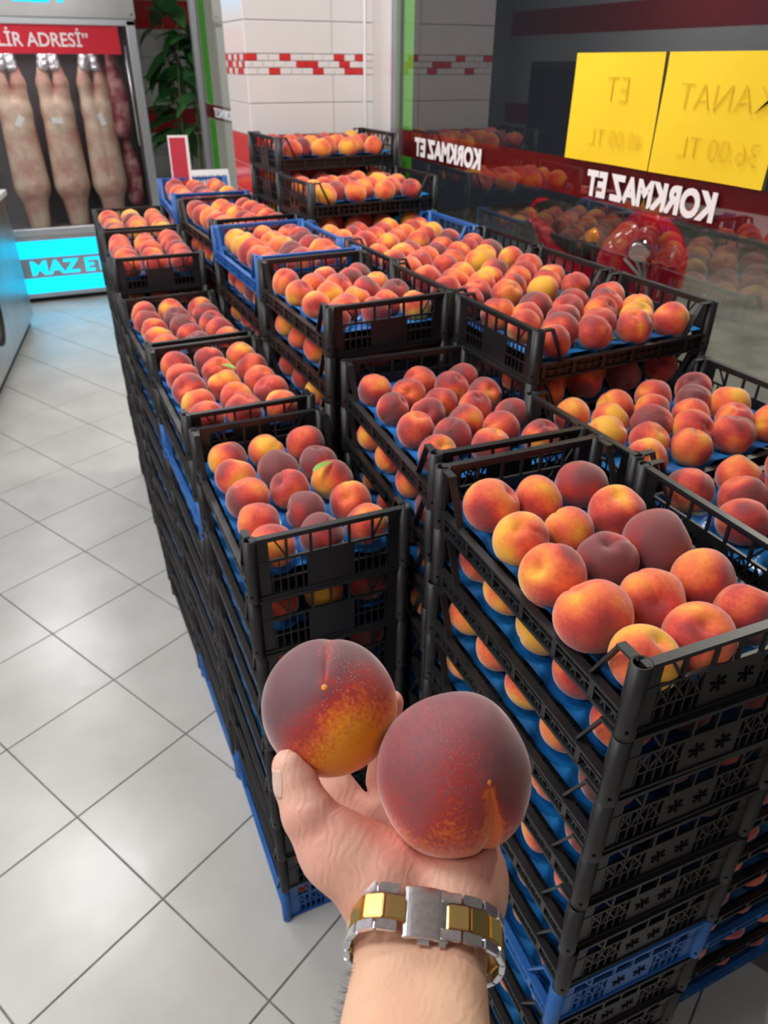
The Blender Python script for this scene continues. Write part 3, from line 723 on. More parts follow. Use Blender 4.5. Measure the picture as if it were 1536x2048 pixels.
# loose leaves lying among the fruit
def leaf_mesh(l, w, m, bend=.25, seg=8):
    b = MB(); vs = []
    for i in range(seg + 1):
        t = i / seg; ww = w * math.sin(math.pi * min(1, t * .97 + .02))**.8 * (1 - .25 * t); z = -bend * l * t * t
        vs += [(-ww / 2, l * t, z + .12 * ww), (0, l * t, z), (ww / 2, l * t, z + .12 * ww)]
    fs = []
    for i in range(seg):
        for k in (0, 1): a = i * 3 + k; fs.append((a, a + 1, a + 4, a + 3))
    n = len(vs); vs += [(x, y, z - .0006) for x, y, z in vs]; fs += [tuple(reversed([q + n for q in f])) for f in fs]
    b.add(vs, fs, 0, True); return b.mesh('leaf', m)
LM = leaf_mesh(.055, .018, M_leafs)
for (x, y, z, rz, rx, lb) in ((.385, 1.188, 1.130, -1.1, .2, 'small green leaf between peaches in first aisle row crate'), (.375, 1.735, 1.150, .5, .2, 'small green leaf between peaches in second aisle row crate'), (1.005, 1.145, 1.322, -1.4, .05, 'green leaf on the tray edge of the third window row crate')):
    tag(link('leaf', LM, loc=(x, y, z), rot=(rx, 0, rz)), lb, 'leaf')

# ------------------------------------------------------------------ yellow price sheets on the glass
def sheet(y0, y1, z0, z1, slant, label, lines):
    t = thing('price_sheet', label, 'sign', (XW - .004, (y0 + y1) / 2, z0))
    b = MB(); n = 10; vs = []; h = z1 - z0; w = y1 - y0
    for i in range(n + 1):
        for k in range(n + 1):
            u, v = i / n, k / n
            vs.append((.0035 * math.sin(u * 5 + v * 3) * .6 - .002 * abs(u - .5), -w / 2 + w * u + slant * v, h * v))
    fs = [(i * (n + 1) + k, i * (n + 1) + k + 1, (i + 1) * (n + 1) + k + 1, (i + 1) * (n + 1) + k) for i in range(n) for k in range(n)]
    b.add(vs, fs, 0, True); o = link('paper', b.mesh('paper', mat('yellow_paper', (.93, .66, .012), .6)), t)
    for (txt, size, yy, zz) in lines:
        me = text_mesh(txt, size, .0002, mat('ink_bleed', (.78, .53, .012), .7), offset=-size * .028)
        l = link('handwriting', me, t)
        l.matrix_local = Matrix(((0, 0, 1, -.0045), (1, 0, 0, yy), (0, 1, 0, zz), (0, 0, 0, 1)))
    return t
sheet(1.458, 1.775, 1.588, 1.824, .004, 'yellow price sheet taped to the glass, left of the pair', [('ET', .08, -.06, .135), ('40.00 TL', .055, -.13, .04)])
sheet(1.128, 1.452, 1.588, 1.824, .0, 'yellow price sheet taped to the glass, right of the pair', [('KANAT', .075, -.145, .13), ('36.00 TL', .062, -.14, .04)])

# ------------------------------------------------------------------ red card in the far blue crate
t = thing('price_card', 'red card with white border standing in the farthest blue crate', 'sign', (.615, 3.515, 1.30), -.25)
link('card', bev(link('tmp', MB().bbox((-.042, -.0015, 0), (.042, .0015, .235)).mesh('card', mat('card_white', (.85, .82, .80), .5)))).data, t, rot=(-.12, 0, 0)); bpy.data.objects.remove(bpy.data.objects['tmp'])
link('card_face', MB().bbox((-.036, -.0024, .004), (.030, -.0015, .226)).mesh('card_face', mat('card_red', (.50, .02, .05), .5)), t, rot=(-.12, 0, 0))
t = thing('paper_sheet', 'white printed sheet leaning behind the farthest blue crate', 'sign', (.735, 3.56, 1.30), -.1)
link('sheet', MB().bbox((-.09, -.001, 0), (.10, .001, .10)).mesh('sheet', mat('card_white', (.85, .82, .80), .5)), t, rot=(-.5, 0, 0))
lt = MB()
for k in range(12): lt.beam((-.08 + k * .0145, -.0018, .03), (-.074 + k * .0145 + random.uniform(-.003, .003), -.0018, .075), .005, .001, up=(0, 1, 0))
link('print', lt.mesh('print', M_dark), t, rot=(-.5, 0, 0))

# ------------------------------------------------------------------ showcase with hanging meat
SY = 7.05; SX0, SX1 = -1.6, 1.02
sc = thing('meat_showcase', 'tall stainless glass-fronted meat cabinet at end of the aisle', 'cabinet', (-.3, SY, 0))
def sp(name, mb, *m_):
    o = link(name, mb.mesh(name, *m_), sc); o.location = (.3, -SY, 0); return o
sp('cabinet_body', MB().bbox((SX0, SY + .75, .04), (SX1, SY + .80, 2.7)).bbox((SX0, SY + .02, .04), (SX0 + .03, SY + .78, 2.7)).bbox((SX1 - .03, SY + .02, .04), (SX1, SY + .78, 2.7)).bbox((SX0, SY + .02, 2.10), (SX1, SY + .78, 2.14)).bbox((SX0, SY + .02, .50), (SX1, SY + .78, .54)), mat('cabinet_inner', (.16, .14, .15), .5))
sp('plinth', MB().bbox((SX0 + .03, SY + .06, 0), (SX1 - .03, SY + .7, .045)), M_rubber)
bev(sp('lower_panel', MB().bbox((SX0, SY - .01, .045), (SX1, SY + .02, .545)), M_steel), .006)
bev(sp('header_panel', MB().bbox((SX0, SY - .03, 2.075), (SX1 + .012, SY + .02, 2.75)), M_steel), .006)
sp('screw', MB().tube([(SX1 - .02, SY - .035, 2.105), (SX1 - .02, SY - .03, 2.105)], .012, 12), M_chrome)
bev(sp('door_frame', MB().bbox((SX1 - .07, SY - .03, .56), (SX1, SY + .01, 2.07)).bbox((SX0, SY - .03, .56), (SX0 + .06, SY + .01, 2.07)).bbox((SX0, SY - .03, .55), (SX1, SY + .01, .61)).bbox((SX0, SY - .03, 2.03), (SX1, SY + .01, 2.075)).bbox((-.62, SY - .03, .56), (-.55, SY + .01, 2.07)), M_alu), .006)
sp('door_handle', MB().tube([(SX1 - .105, SY - .05, 1.2), (SX1 - .105, SY - .05, 1.9)], .009, 10).tube([(SX1 - .105, SY - .05, 1.25), (SX1 - .105, SY, 1.25)], .006, 8).tube([(SX1 - .105, SY - .05, 1.85), (SX1 - .105, SY, 1.85)], .006, 8), M_steel)
sp('door_glass', MB().bbox((SX0 + .05, SY - .006, .6), (SX1 - .06, SY, 2.04)), M_glass2)
sp('hanging_rail', MB().tube([(SX0 + .03, SY + .42, 1.98), (SX1 - .03, SY + .42, 1.98)], .014, 10), M_steel)
bn = sp('banner', MB().bbox((-1.35, SY - .012, 1.845), (.885, SY - .008, 2.035)), mat('banner_red', (.66, .005, .025), .5))
me = text_mesh('GÜVENİLİR ADRESİ”', .125, .001, mat('banner_white', (.92, .85, .87), .5), offset=.0015)
xs = [v.co.x for v in me.vertices]; w_ = max(xs)
o = link('lettering', me, bn); o.matrix_local = Matrix(((.92, 0, 0, .655 - w_ * .92), (0, 0, -1, SY - .014), (0, 1, 0, 1.893), (0, 0, 0, 1)))
# LED sign panels below
lp = MB()
lp.bbox((-1.4, SY - .018, .375), (.82, SY - .011, .515)); lp.bbox((-1.4, SY - .018, .085), (.82, SY - .011, .215))
led = sp('led_panel', lp, M_led)
rim = MB()
for z0, z1 in ((.375, .515), (.085, .215)):
    for a, b in (((-1.41, z0 - .006), (.83, z0)), ((-1.41, z1), (.83, z1 + .006)), ((.822, z0), (.83, z1))): rim.bbox((a[0], SY - .022, a[1]), (b[0], SY - .011, b[1]))
link('led_rim', rim.mesh('led_rim', M_steel), led)
def led_text(txt, size, x0, z, stretch=1.0):
    me = text_mesh(txt, size, .004, M_led, offset=size * .03)
    o = link('led_letters', me, led); o.matrix_local = Matrix(((stretch, 0, 0, x0), (0, 0, -1, SY - .018), (0, 1, 0, z), (0, 0, 0, 1))); return me
me = led_text('MAZ', .155, -.135, .240, 1.2); me = led_text('ET', .155, .30, .240, 1.1); led_text('KORK', .155, -.72, .240, 1.2)
for txt, x0 in (('KORKMAZ', -.85), ('ET', .30)):
    me = text_mesh(txt, .24, .006, M_led, offset=.006); o = link('led_letters', me, led); o.matrix_local = Matrix(((1.05, 0, 0, x0), (0, 0, -1, SY - .038), (0, 1, 0, 2.175), (0, 0, 0, 1)))
area('cabinet_light', (-.3, SY + .25, 2.06), 1.9, 9, (1, .96, .98), sy=.12)
# carcasses
M_carc = noisy(mat('carcass_fat', (.75, .6, .5), .45), (.48, .20, .16), (.66, .50, .37), 6, 6, lo=.32, hi=.62, bump=.4, bscale=18, bdist=.01)
M_meat = noisy(mat('red_meat', (.35, .08, .08), .4), (.22, .03, .04), (.62, .35, .32), 7, 5, lo=.4, hi=.7, bump=.4, bscale=20, bdist=.01)
def carcass_sdf(X, Y, Z):
    d = rc(X, Y, Z, (-.075, 0, 1.12), (-.04, 0, 1.38), .058, .030)
    d = sm(d, rc(X, Y, Z, (.075, 0, 1.12), (.04, 0, 1.38), .058, .030), .02)
    d = sm(d, rc(X, Y, Z, (-.06, 0, .90), (-.075, 0, 1.12), .075, .060), .03); d = sm(d, rc(X, Y, Z, (.06, 0, .90), (.075, 0, 1.12), .075, .060), .03)
    d = sm(d, rc(X, Y, Z, (-.035, 0, .30), (-.05, 0, .92), .125, .085), .04); d = sm(d, rc(X, Y, Z, (.035, 0, .30), (.05, 0, .92), .125, .085), .04)
    d = sm(d, rc(X, Y, Z, (0, .02, -.02), (0, .0, .3), .095, .125), .05)
    d = np.maximum(d, -rc(X, Y, Z, (0, -.13, .35), (0, -.10, 1.0), .012, .03))
    return d
cme = surface(carcass_sdf, (-.2, -.16, -.08), (.2, .16, 1.45), .018, M_carc, 'carcass')
def fx(x0, y0, z0, pts, y):  pass
for i, (u, v, lb) in enumerate(((22, 300, 'left'), (108, 300, 'middle'), (190, 300, 'right'))):
    # hang on the rail line y = SY+.42
    x = (.03, .355, .67)[i]
    t = thing('carcass', f'pale hanging carcass with foil-wrapped legs, {lb} of three in the meat cabinet', 'meat', (x, SY + .42, .60), (.1, -.15, .05)[i], 'hanging carcasses')
    link('body', cme, t, scale=(.92, .85, .93))
    fo = MB()
    for s in (-1, 1):
        pts = [(s * .045, 0, 1.15 + .03 * k) for k in range(7)]; fo.tube([(s * (.05 - .004 * k), 0, 1.13 + .032 * k) for k in range(7)], [.046, .05, .042, .046, .036, .042, .03], 9)
    link('foil_wrap', fo.mesh('foil', M_foil), t)
    b = MB().box((.0, -.155, .78), (.085, .02, .04), rot=(0, (-.9, .05, 1.3)[i], 0)); link('paper_tag', b.mesh('tag', mat('card_white', (.85, .82, .80), .5)), t)
    link('hook', MB().tube([(0, 0, 1.27), (0, 0, 1.375)], .006, 8).mesh('hook', M_steel), t)
    x = 0
def slab_sdf(X, Y, Z):
    d = rc(X, Y, Z, (0, 0, .1), (.01, 0, .75), .09, .045); return sm(d, ell(X, Y, Z, (-.02, 0, .35), (.10, .06, .3)), .04)
sme = surface(slab_sdf, (-.16, -.12, -.05), (.16, .12, .85), .02, M_meat, 'slab')
for (x, y, z, s, lb) in ((.845, SY + .42, 1.22, .85, 'upper red meat cut hanging at the right of the cabinet'), (.88, SY + .50, .66, .75, 'lower meat cut hanging low at the right of the cabinet'), (-.36, SY + .42, 1.0, 1, 'red meat cut hanging at the left edge of the cabinet')):
    tag(link('meat_cut', sme, loc=(x, y, z), scale=s, rot=(0, 0, x * 3)), lb, 'meat')

# ------------------------------------------------------------------ service counter on the left
ct = thing('service_counter', 'stainless service counter with white top along the aisle', 'counter', (-.178, 6.42, 0), -.1536)
b = bev(link('body', MB().bbox((-.85, -4.6, .07), (0, 0, .955)).mesh('body', M_steel), ct), .01)
link('plinth', MB().bbox((-.83, -4.55, 0), (-.035, -.03, .07)).mesh('plinth', M_rubber), ct)
bev(link('worktop', MB().bbox((-.87, -4.62, .957), (.02, .02, .995)).mesh('worktop', mat('worktop_white', (.8, .8, .78), .3)), ct), .005)
tb = MB(); n = 28
for k in range(n):
    a0, a1 = 2 * math.pi * k / n, 2 * math.pi * (k + 1) / n
    tb.beam((.006, -1.28 + .16 * math.cos(a0), .45 + .20 * math.sin(a0)), (.006, -1.28 + .16 * math.cos(a1), .45 + .20 * math.sin(a1)), .012, .03, up=(1, 0, 0))
link('oval_ring', tb.mesh('oval_ring', M_rubber), ct)  # plain dark oval ring lying on the counter face

# ------------------------------------------------------------------ dark fridges along the left wall (seen mirrored)
for k, y in enumerate((3.2, 4.3, 5.4, 6.5)):
    t = thing('wall_fridge', f'dark wall fridge standing along the left wall, {ORD[k]} from the front', 'fridge', (XL + .01, y, 0), 0, 'wall fridges')
    bev(link('body', MB().bbox((0, -.5, .05), (.5, .5, 1.82)).mesh('body', M_dark), t), .01)
    link('door', MB().bbox((.502, -.46, .15), (.52, .46, 1.75)).mesh('door', mat('fridge_door', (.03, .03, .04), .15)), t)
    link('plinth', MB().bbox((.02, -.48, 0), (.46, .48, .05)).mesh('plinth', M_rubber), t)

# ------------------------------------------------------------------ rubber plant in the corner
pl = thing('rubber_plant', 'tall glossy-leaved rubber plant in a pot beside the meat cabinet', 'plant', (1.40, 7.30, 0))
link('pot', MB().tube([(0, 0, 0), (0, 0, .36), (0, 0, .40)], [.13, .18, .19], 24).mesh('pot', mat('pot', (.30, .12, .07), .6)), pl)
st = MB(); tips = []
for k in range(4):
    a = k * 1.6; pts = [(0.03 * math.cos(a), .03 * math.sin(a), .38)]
    for j in range(1, 7): pts.append((.04 * math.cos(a) + .03 * j * math.cos(a + .3 * j) * .7, .04 * math.sin(a) + .03 * j * math.sin(a + .3 * j) * .6, .38 + j * .30))
    st.tube(pts, [.011 - .0012 * q for q in range(7)], 8); tips.append(pts)
link('stem', st.mesh('stem', M_stalk), pl)
LF = leaf_mesh(.27, .125, M_leaf, bend=.35, seg=9); LFy = leaf_mesh(.15, .05, M_leafy, bend=.2)
rs = random.Random(3); nl = 0
for pts in tips:
    for q in range(17):
        t_ = rs.uniform(2.7, 5.98); i0 = int(t_); f_ = t_ - i0; p = Vector(pts[i0]).lerp(Vector(pts[i0 + 1]), f_)
        o = link('leaf', LF, pl, loc=p, rot=(rs.uniform(-.9, .75) , rs.uniform(-.5, .5), rs.uniform(0, 6.28)), scale=rs.uniform(.95, 1.35))
o = link('leaf', LFy, pl, loc=(-.02, -.14, 1.66), rot=(.1, 0, -1.5)); o['label'] = 'young yellow-green leaf'

# ------------------------------------------------------------------ scooter outside
sc_ = thing('scooter', 'red motor scooter parked outside behind the glass', 'scooter', (3.06, 3.50, -.02), -.2)
def ap_sdf(X, Y, Z):
    # front apron: pointed shield facing -y / the window
    d = ell(X, Y, Z, (0, 0, .84), (.25, .15, .30)); d = sm(d, ell(X, Y, Z, (0, -.02, .62), (.19, .13, .26)), .08)
    d = sm(d, rc(X, Y, Z, (0, -.05, 1.05), (0, .02, 1.14), .10, .07), .06)
    return np.maximum(d, -(Y * .0 + (X + .0) * 0 + 1))
link('front_apron', surface(ap_sdf, (-.3, -.36, .2), (.3, .36, 1.3), .02, M_redp, 'apron'), sc_, loc=(0, -.28, 0), rot=(0, 0, -.35))
def tail_sdf(X, Y, Z):
    d = rc(X, Y, Z, (0, .15, .58), (0, 1.0, .93), .17, .09); d = sm(d, ell(X, Y, Z, (0, .45, .64), (.20, .42, .16)), .06)
    return d
link('side_fairing', surface(tail_sdf, (-.3, -.2, .35), (.3, 1.15, 1.05), .022, M_redp, 'tail'), sc_, loc=(0, .12, 0))
def seat_sdf(X, Y, Z): return sm(ell(X, Y, Z, (0, .30, .86), (.15, .36, .085)), ell(X, Y, Z, (0, .70, .96), (.13, .30, .07)), .05)
link('seat', surface(seat_sdf, (-.25, -.15, .7), (.25, 1.1, 1.1), .02, M_rubber, 'seat'), sc_, loc=(0, .15, 0))
link('floor_board', MB().bbox((-.16, -.15, .28), (.16, .3, .36)).mesh('floor_board', M_rubber), sc_)
def wheel(y):
    b = MB(); n = 32
    w = thing('w', '', ''); bpy.data.objects.remove(w)
    pts = [(0, y + .20 * math.cos(2 * math.pi * k / n), .24 + .20 * math.sin(2 * math.pi * k / n)) for k in range(n + 1)]
    b.tube(pts, .045, 10, caps=False); o = link('wheel', b.mesh('wheel', M_rubber), sc_)
    link('hub', MB().tube([(-.05, y, .24), (.05, y, .24)], .11, 18).mesh('hub', M_alu), o)
wheel(-.40); wheel(.90)
link('front_fender', MB().tube([(0, -.40 + .26 * math.cos(a), .24 + .26 * math.sin(a)) for a in [x * .2 for x in range(1, 16)]], .06, 10).mesh('front_fender', M_redp), sc_)
link('fork', MB().tube([(.06, -.40, .24), (.06, -.26, .75)], .018, 8).tube([(-.06, -.40, .24), (-.06, -.26, .75)], .018, 8).mesh('fork', M_alu), sc_)
link('handlebar', MB().tube([(-.33, -.12, 1.10), (-.12, -.22, 1.13), (.12, -.22, 1.13), (.33, -.12, 1.10)], .017, 10).mesh('handlebar', M_rubber), sc_)
for s in (-1, 1):
    link('mirror', MB().tube([(s * .2, -.2, 1.13), (s * .27, -.22, 1.28)], .006, 8).tube([(s * .27, -.23, 1.29), (s * .27, -.215, 1.29)], .05, 16).mesh('mirror', M_chrome), sc_)
    ch = MB()
    for q in range(3):
        ch.beam((s * (.10 + .035 * q), -.425 + .02 * q, 1.0 - q * .03), (s * .03, -.445, .74 + .03 * q), .014, .014)
    link('chrome_trim', ch.mesh('chrome_trim', M_chrome), sc_)
link('headlight', MB().tube([(-.10, -.42, 1.0), (-.14, -.47, .98)], [.06, .05], 16).mesh('headlight', M_chrome), sc_)
link('indicator', MB().tube([(-.14, .02, .98), (-.185, .02, .97)], [.04, .03], 14).mesh('indicator', M_lens), sc_)
link('tail_light', MB().bbox((-.07, 1.10, .86), (.07, 1.14, .93)).mesh('tail_light', mat('tail_red', (.5, 0, 0), .2, emis=(1, .02, .01), es=1.5)), sc_)

# ------------------------------------------------------------------ hand with two peaches
def cp(u, v, d): return ((u - 768) / FPX * d, (v - 1024) / FPX * d, d)
CAMM = Matrix((RIGHT, DOWN, FWD)).transposed().to_4x4(); CAMM.translation = CAM     # camera-metric (x right, y down, z fwd) -> world
hand_o = CAMM @ Vector(cp(850, 1850, .385))
PLc, PLr = cp(660, 1414, .4455), .0405
PRc, PRr = cp(905, 1545, .4150), .0443
def hand_sdf(X, Y, Z):
    def c(a, b, r1, r2): return rc(X, Y, Z, cp(*a), cp(*b), r1, r2)
    # forearm: two bones side by side
    d = c((742, 2620, .25), (788, 1880, .395), .0310, .0190)
    d = sm(d, c((850, 2620, .25), (898, 1880, .395), .0300, .0185), .02)
    d = sm(d, c((790, 1900, .392), (800, 1770, .419), .0180, .019), .010)
    d = sm(d, c((898, 1900, .392), (910, 1770, .419), .0180, .018), .010)
    # palm slab
    palm = c((800, 1775, .425), (745, 1660, .462), .020, .015)
    palm = sm(palm, c((850, 1775, .425), (815, 1650, .468), .020, .014), .02)
    palm = sm(palm, c((915, 1770, .423), (890, 1655, .468), .021, .014), .02)
    palm = sm(palm, c((925, 1760, .420), (950, 1665, .462), .022, .0145), .02)
    d = sm(d, palm, .02)
    # heel of the hand and ball of the thumb
    d = sm(d, c((742, 1760, .405), (672, 1690, .410), .0225, .0180), .016)
    d = sm(d, c((775, 1745, .412), (735, 1705, .420), .018, .016), .015)
    d = sm(d, c((918, 1775, .408), (930, 1735, .416), .0215, .0165), .015)
    # thumb
    d = sm(d, c((668, 1700, .409), (618, 1632, .412), .0185, .0135), .012)
    d = sm(d, c((618, 1632, .412), (592, 1568, .414), .0133, .0118), .006)
    d = sm(d, c((592, 1568, .414), (578, 1532, .414), .0118, .0098), .005)
    d = sm(d, ell(X, Y, Z, cp(615, 1622, .407), (.013, .012, .012)), .006)
    # fingers, each on its own
    def fing(pts, rs_):
        e = None
        for p, q, r1, r2 in zip(pts[:-1], pts[1:], rs_[:-1], rs_[1:]):
            g = c(p, q, r1, r2); e = g if e is None else sm(e, g, .004)
        return e
    fs = [fing([(742, 1655, .462), (685, 1590, .478), (640, 1500, .503), (650, 1430, .500)], [.0125, .0112, .0098, .0085]),
          fing([(808, 1645, .468), (768, 1560, .486), (770, 1460, .500), (782, 1405, .484)], [.0125, .0113, .0100, .0085]),
          fing([(885, 1648, .468), (880, 1560, .492), (880, 1470, .494), (882, 1430, .478)], [.0120, .0110, .0098, .0082]),
          fing([(955, 1660, .462), (985, 1600, .475), (1000, 1540, .477), (995, 1490, .468)], [.0110, .0100, .0088, .0075])]
    for g in fs: d = sm(d, g, .006)
    # creases pressed into the palm and at the thumb joint
    def crease(pts, r, k=.003):
        nonlocal d
        for p, q in zip(pts[:-1], pts[1:]): d = -sm(-d, c(p, q, r, r), k)
    crease([(693, 1640, .388), (735, 1672, .392), (790, 1700, .394), (835, 1730, .392)], .0012)
    crease([(560, 1612, .398), (600, 1604, .3965), (635, 1600, .399)], .0009, .002)
    crease([(760, 1800, .3895), (840, 1790, .388), (925, 1800, .3885)], .0010, .003)
    # dents where the fruit sits
    for pc, pr in ((PLc, PLr), (PRc, PRr)):
        d = np.maximum(d, -(np.sqrt((X - pc[0])**2 + (Y - pc[1])**2 + (Z - pc[2])**2) - pr * 1.0))
    return d
hm = surface(hand_sdf, (-.080, .075, .225), (.085, .315, .525), .0016, M_skin, 'hand')
hm.transform(Matrix.Translation(-hand_o) @ CAMM)
hand = tag(link('person', hm, loc=hand_o), 'bare left forearm and open hand, palm up, holding two large peaches', 'person')
md = hand.modifiers.new('smooth', 'SMOOTH'); md.factor = .5; md.iterations = 3
# thumb nail
nb = MB(); vs = []; nu, nv = 9, 9
for i in range(nu + 1):
    for j in range(nv + 1):
        a = -1.0 + 2.0 * i / nu; t_ = j / nv
        w_ = .0074 * (1 - .25 * abs(2 * t_ - 1)**3)
        vs.append((math.sin(a) * w_, t_ * .0155, math.cos(a) * .0032 - .0032 - .0022 * (2 * t_ - 1)**2))
nb.add(vs, [(i * (nv + 1) + j, (i + 1) * (nv + 1) + j, (i + 1) * (nv + 1) + j + 1, i * (nv + 1) + j + 1) for i in range(nu) for j in range(nv)], 0, True)
nm_ = nb.mesh('thumb_nail', M_nail)
p0 = Vector(cp(565, 1592, .4085)); p1 = Vector(cp(551, 1528, .4090))
yv = (p1 - p0).normalized(); nrm = Vector((-.82, 0, -.57)); nrm = (nrm - yv * nrm.dot(yv)).normalized(); xv = yv.cross(nrm)
Mn = Matrix((xv, yv, nrm)).transposed().to_4x4(); Mn.translation = p0 + nrm * .0020
from mathutils.bvhtree import BVHTree
_bm = bmesh.new(); _bm.from_mesh(hm); BV = BVHTree.FromBMesh(_bm); _bm.free(); _LM = Matrix.Translation(-hand_o) @ CAMM @ Mn; _nn = (_LM.to_3x3() @ Vector((0, 0, 1))).normalized()
for v in nm_.vertices:
    h_ = BV.ray_cast(_LM @ v.co + _nn * .02, -_nn, .05)
    if h_[0] is not None: v.co = _LM.inverted() @ (h_[0] + _nn * .0001)
o = link('thumb_nail', nm_, hand); o.matrix_local = Matrix.Translation(-hand_o) @ CAMM @ Mn
o.modifiers.new('t', 'SOLIDIFY').thickness = .0006
# fine arm hair on the outer edge
hb = MB(); rs = random.Random(5)
for k in range(60):
    u = rs.uniform(672, 705); v = 1930 + (705 - u) / 33 * 118 + rs.uniform(-25, 25); p = Vector(cp(u + 14, v, .368 - (v - 1930) * .00017)); d_ = Vector((-.006 * rs.uniform(.6, 1.2), -.004 * rs.uniform(-.5, 1.4), -.002))
    hb.tube([CAMM @ p - hand_o, CAMM @ (p + d_) - hand_o], [.00009, .00004], 3, caps=False)
hh = link('arm_hair', hb.mesh('arm_hair', mat('hair', (.03, .02, .015), .6)), hand); hh['kind'] = 'stuff'

def held(name, c, r, zdir, gdir, mt, label, seed, groove, tip_c, tipdir=None):
    v_, f_ = peach_geo(120, 80, seed, groove=groove, tip=.02, cav=.2, lump=.016)
    b = MB().add([(x * r, y * r, z * r) for x, y, z in v_], f_, 0, True); me = b.mesh(name, mt)
    z = -Vector(zdir).normalized(); x = Vector(gdir); x = (x - z * x.dot(z)).normalized(); y = z.cross(x)
    R = Matrix((x, y, z)).transposed().to_4x4(); R.translation = Vector(c)
    o = link('peach', me); o.matrix_world = CAMM @ R; tag(o, label, 'peach', 'large peaches held in the hand')
    # stylar point on the tip
    tp = MB(); n = 12; vs = []
    for i in range(6):
        for j in range(n):
            a = 2 * math.pi * j / n; rr = .0019 * math.cos(i * .3); vs.append((rr * math.cos(a), rr * math.sin(a), -r * .936 - .0010 * math.sin(i * .3)))
    tp.add(vs, [(i * n + j, i * n + (j + 1) % n, (i + 1) * n + (j + 1) % n, (i + 1) * n + j) for i in range(5) for j in range(n)], 0, True)
    q = link('tip_scar', tp.mesh('tip_scar', mat('tip_scar', (.85, .30, .05), .6)), o); q['label'] = 'small orange tip point'
    return o
# left: tip faces camera slightly above centre, groove runs up from it; yellow patch lower right
ML = held_mat('held_peach_left', (.0, .0, .0), 0, 1, (.21, .065, .07), (.95, .36, .01), .9)
MR = held_mat('held_peach_right', (.0, .0, .0), 0, 1, (.28, .062, .066), (.80, .17, .03), .35, spread=.42, streak=.55)
pL = held('held_left', PLc, PLr, (-.02, -.52, -.86), (0, -1, .0), ML, 'large peach with orange-yellow lower half, held at the fingertips', 41, .030, None)
pR = held('held_right', PRc, PRr, (.36, -.20, -.90), (.22, 1, .0), MR, 'larger dark red peach resting on the palm', 42, .065, None)
def set_axis(mt, o, camdir, lo, hi):
    v = o.matrix_world.to_3x3().inverted() @ (CAMM.to_3x3() @ Vector(camdir))
    for n in mt.node_tree.nodes:
        if n.type == 'VECT_MATH' and n.operation == 'DOT_PRODUCT': n.inputs[1].default_value = v
        if n.type == 'MAP_RANGE' and n.inputs[0].links and n.inputs[0].links[0].from_node.type == 'VECT_MATH': n.inputs[1].default_value = lo; n.inputs[2].default_value = hi
set_axis(ML, pL, (.60, .70, -.30), -.014, .042)
set_axis(MR, pR, (-.10, .95, .0), -.025, .072)

# ------------------------------------------------------------------ wristwatch
wc = Vector(cp(849, 1882, .3935)); ax_ = (Vector(cp(856, 1800, .412)) - Vector(cp(845, 2000, .3720))).normalized()
sx_ = Vector((1, 0, 0)); sx_ = (sx_ - ax_ * sx_.dot(ax_)).normalized(); fz = sx_.cross(ax_)
if fz.z > 0: fz = -fz
wt = thing('wristwatch', 'two-tone steel and gold bracelet watch worn on the wrist', 'watch', hand_o)
WM = Matrix.Translation(-hand_o) @ CAMM
ra, rb = .0375, .0305
def loop_pt(a): return wc + sx_ * ra * math.cos(a) + fz * rb * math.sin(a)
# follow the real wrist outline: probe the skin from outside, then ease the curve
from mathutils.bvhtree import BVHTree
_bm = bmesh.new(); _bm.from_mesh(hm); BV = BVHTree.FromBMesh(_bm); _bm.free()
WI = (Matrix.Translation(-hand_o) @ CAMM); NS = 72; rad = []
for k in range(NS):
    a = 2 * math.pi * k / NS; dr = sx_ * math.cos(a) + fz * math.sin(a); best = 0
    for off in (-.0125, -.006, 0, .006, .0125):
        o_ = WI @ (wc + ax_ * off + dr * .07); d3 = WI.to_3x3() @ (-dr)
        h_ = BV.ray_cast(o_, d3, .07)
        if h_[0] is not None: best = max(best, .07 - h_[3])
    rad.append(best)
_an = 2 * math.pi * np.arange(NS) / NS
rad = np.minimum(np.array(rad), 1 / np.sqrt((np.cos(_an) / .0385)**2 + (np.sin(_an) / .055)**2))
for _ in range(6): rad = np.maximum(rad, (np.roll(rad, 1) + np.roll(rad, -1)) / 2)
for _ in range(10): rad = .5 * rad + .25 * (np.roll(rad, 1) + np.roll(rad, -1))
rad = rad + .0016
A_ = np.linspace(0, 2 * math.pi, 721); RR = np.interp(A_, np.linspace(0, 2 * math.pi, NS + 1), np.append(rad, rad[0]))
Pp = np.stack([RR * np.cos(A_), RR * np.sin(A_)], 1); sl = np.concatenate([[0], np.cumsum(np.hypot(*np.diff(Pp, axis=0).T))]); tot = sl[-1]
NL = 22
def frame_at(s):
    q0 = [float(np.interp(s % tot, sl, Pp[:, i])) for i in (0, 1)]; e0 = [float(np.interp((s - .002) % tot, sl, Pp[:, i])) for i in (0, 1)]; e1 = [float(np.interp((s + .002) % tot, sl, Pp[:, i])) for i in (0, 1)]
    p = wc + sx_ * q0[0] + fz * q0[1]; t_ = (sx_ * (e1[0] - e0[0]) + fz * (e1[1] - e0[1])).normalized(); n_ = t_.cross(ax_).normalized()
    if n_.dot(p - wc) < 0: n_ = -n_
    return p, t_, n_
def link_box(s, wid, length, thick, off, m, name, parent):
    p, t_, n_ = frame_at(s); R = Matrix((t_, ax_, n_)).transposed().to_4x4(); R.translation = p + ax_ * off
    b = MB(); b.box((0, 0, 0), (length, wid, thick)); me = b.mesh(name, m); me.transform(WM @ R)
    bm = bmesh.new(); bm.from_mesh(me); bmesh.ops.bevel(bm, geom=bm.edges[:], offset=.0005, segments=2, affect='EDGES'); bm.to_mesh(me); bm.free()
    for pp in me.polygons: pp.use_smooth = False
    return link(name, me, parent)
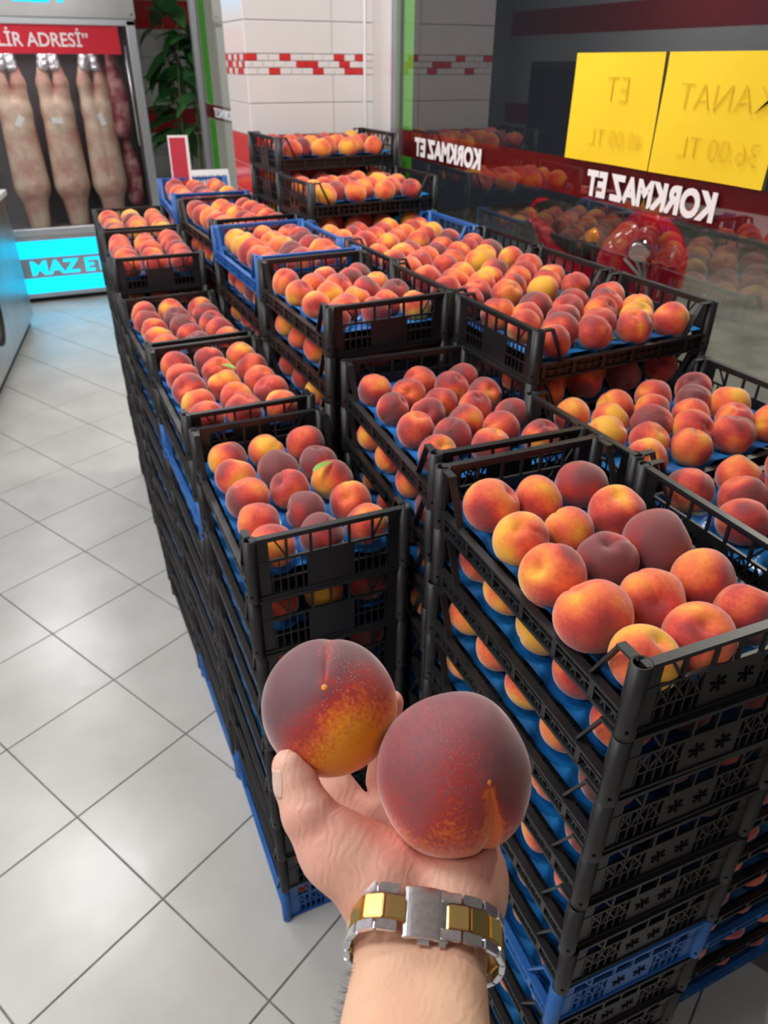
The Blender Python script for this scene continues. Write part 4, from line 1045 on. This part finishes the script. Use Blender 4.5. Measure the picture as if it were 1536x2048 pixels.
pitch_ = tot / NL; clasp_s = float(np.interp(math.pi * .5, A_, sl)); half = .0115
for k in range(NL):
    s = clasp_s + (k + .5) * pitch_
    ds = abs((s - clasp_s + tot / 2) % tot - tot / 2)
    if ds < half + pitch_ * .45: continue
    if abs(ds - tot / 2) < .020: continue
    g = link_box(s, .0118, pitch_ * .93, .0026, 0, M_gold, 'bracelet_link', wt); g['label'] = 'gold centre link'
    for sg in (-1, 1): link_box(s + pitch_ * .5 * 0 + pitch_ * .35, .0052, pitch_ * .93, .0030, sg * .0092, M_watch, 'side_link', g)
# clasp
p, t_, n_ = frame_at(clasp_s); R = Matrix((t_, ax_, n_)).transposed().to_4x4(); R.translation = p + n_ * .0008
b = MB(); n = 12; vs = []
for i in range(n + 1):
    x = -.0118 + .0236 * i / n; zz = -x * x * 14 + .0018
    for y, z in ((-.0128, zz), (.0128, zz), (.0128, zz - .0028), (-.0128, zz - .0028)): vs.append((x, y, z))
fs = []
for i in range(n):
    for k in range(4): a = i * 4 + k; c_ = i * 4 + (k + 1) % 4; fs.append((a, a + 4, c_ + 4, c_))
fs += [(0, 1, 2, 3), tuple(n * 4 + k for k in (3, 2, 1, 0))]
b.add(vs, fs); me = b.mesh('clasp', M_watch); me.transform(WM @ R)
bm = bmesh.new(); bm.from_mesh(me); bmesh.ops.recalc_face_normals(bm, faces=bm.faces[:]); bm.to_mesh(me); bm.free()
cl = bev(link('clasp', me, wt), .0005, 2); cl['label'] = 'plain steel folding clasp'
for (x, w_) in ((.001, .006), (-.0085, .0035)):
    b = MB().box((x, -.0138, -.0006), (w_, .0022, .0016)); me = b.mesh('release_button', M_watch); me.transform(WM @ R); link('release_button', me, cl)
# case and dial at the back of the wrist
p, t_, n_ = frame_at(clasp_s + tot / 2); R = Matrix((t_, ax_, n_)).transposed().to_4x4(); R.translation = p + n_ * .0005
me = MB().tube([(0, 0, 0), (0, 0, .002), (0, 0, .008), (0, 0, .0095)], [.017, .0195, .0195, .018], 32).mesh('watch_case', M_watch); me.transform(WM @ R); cs_o = link('watch_case', me, wt)
me = MB().tube([(0, 0, .0097), (0, 0, .0099)], [.016, .016], 32).mesh('dial', M_white); me.transform(WM @ R); link('dial', me, cs_o)
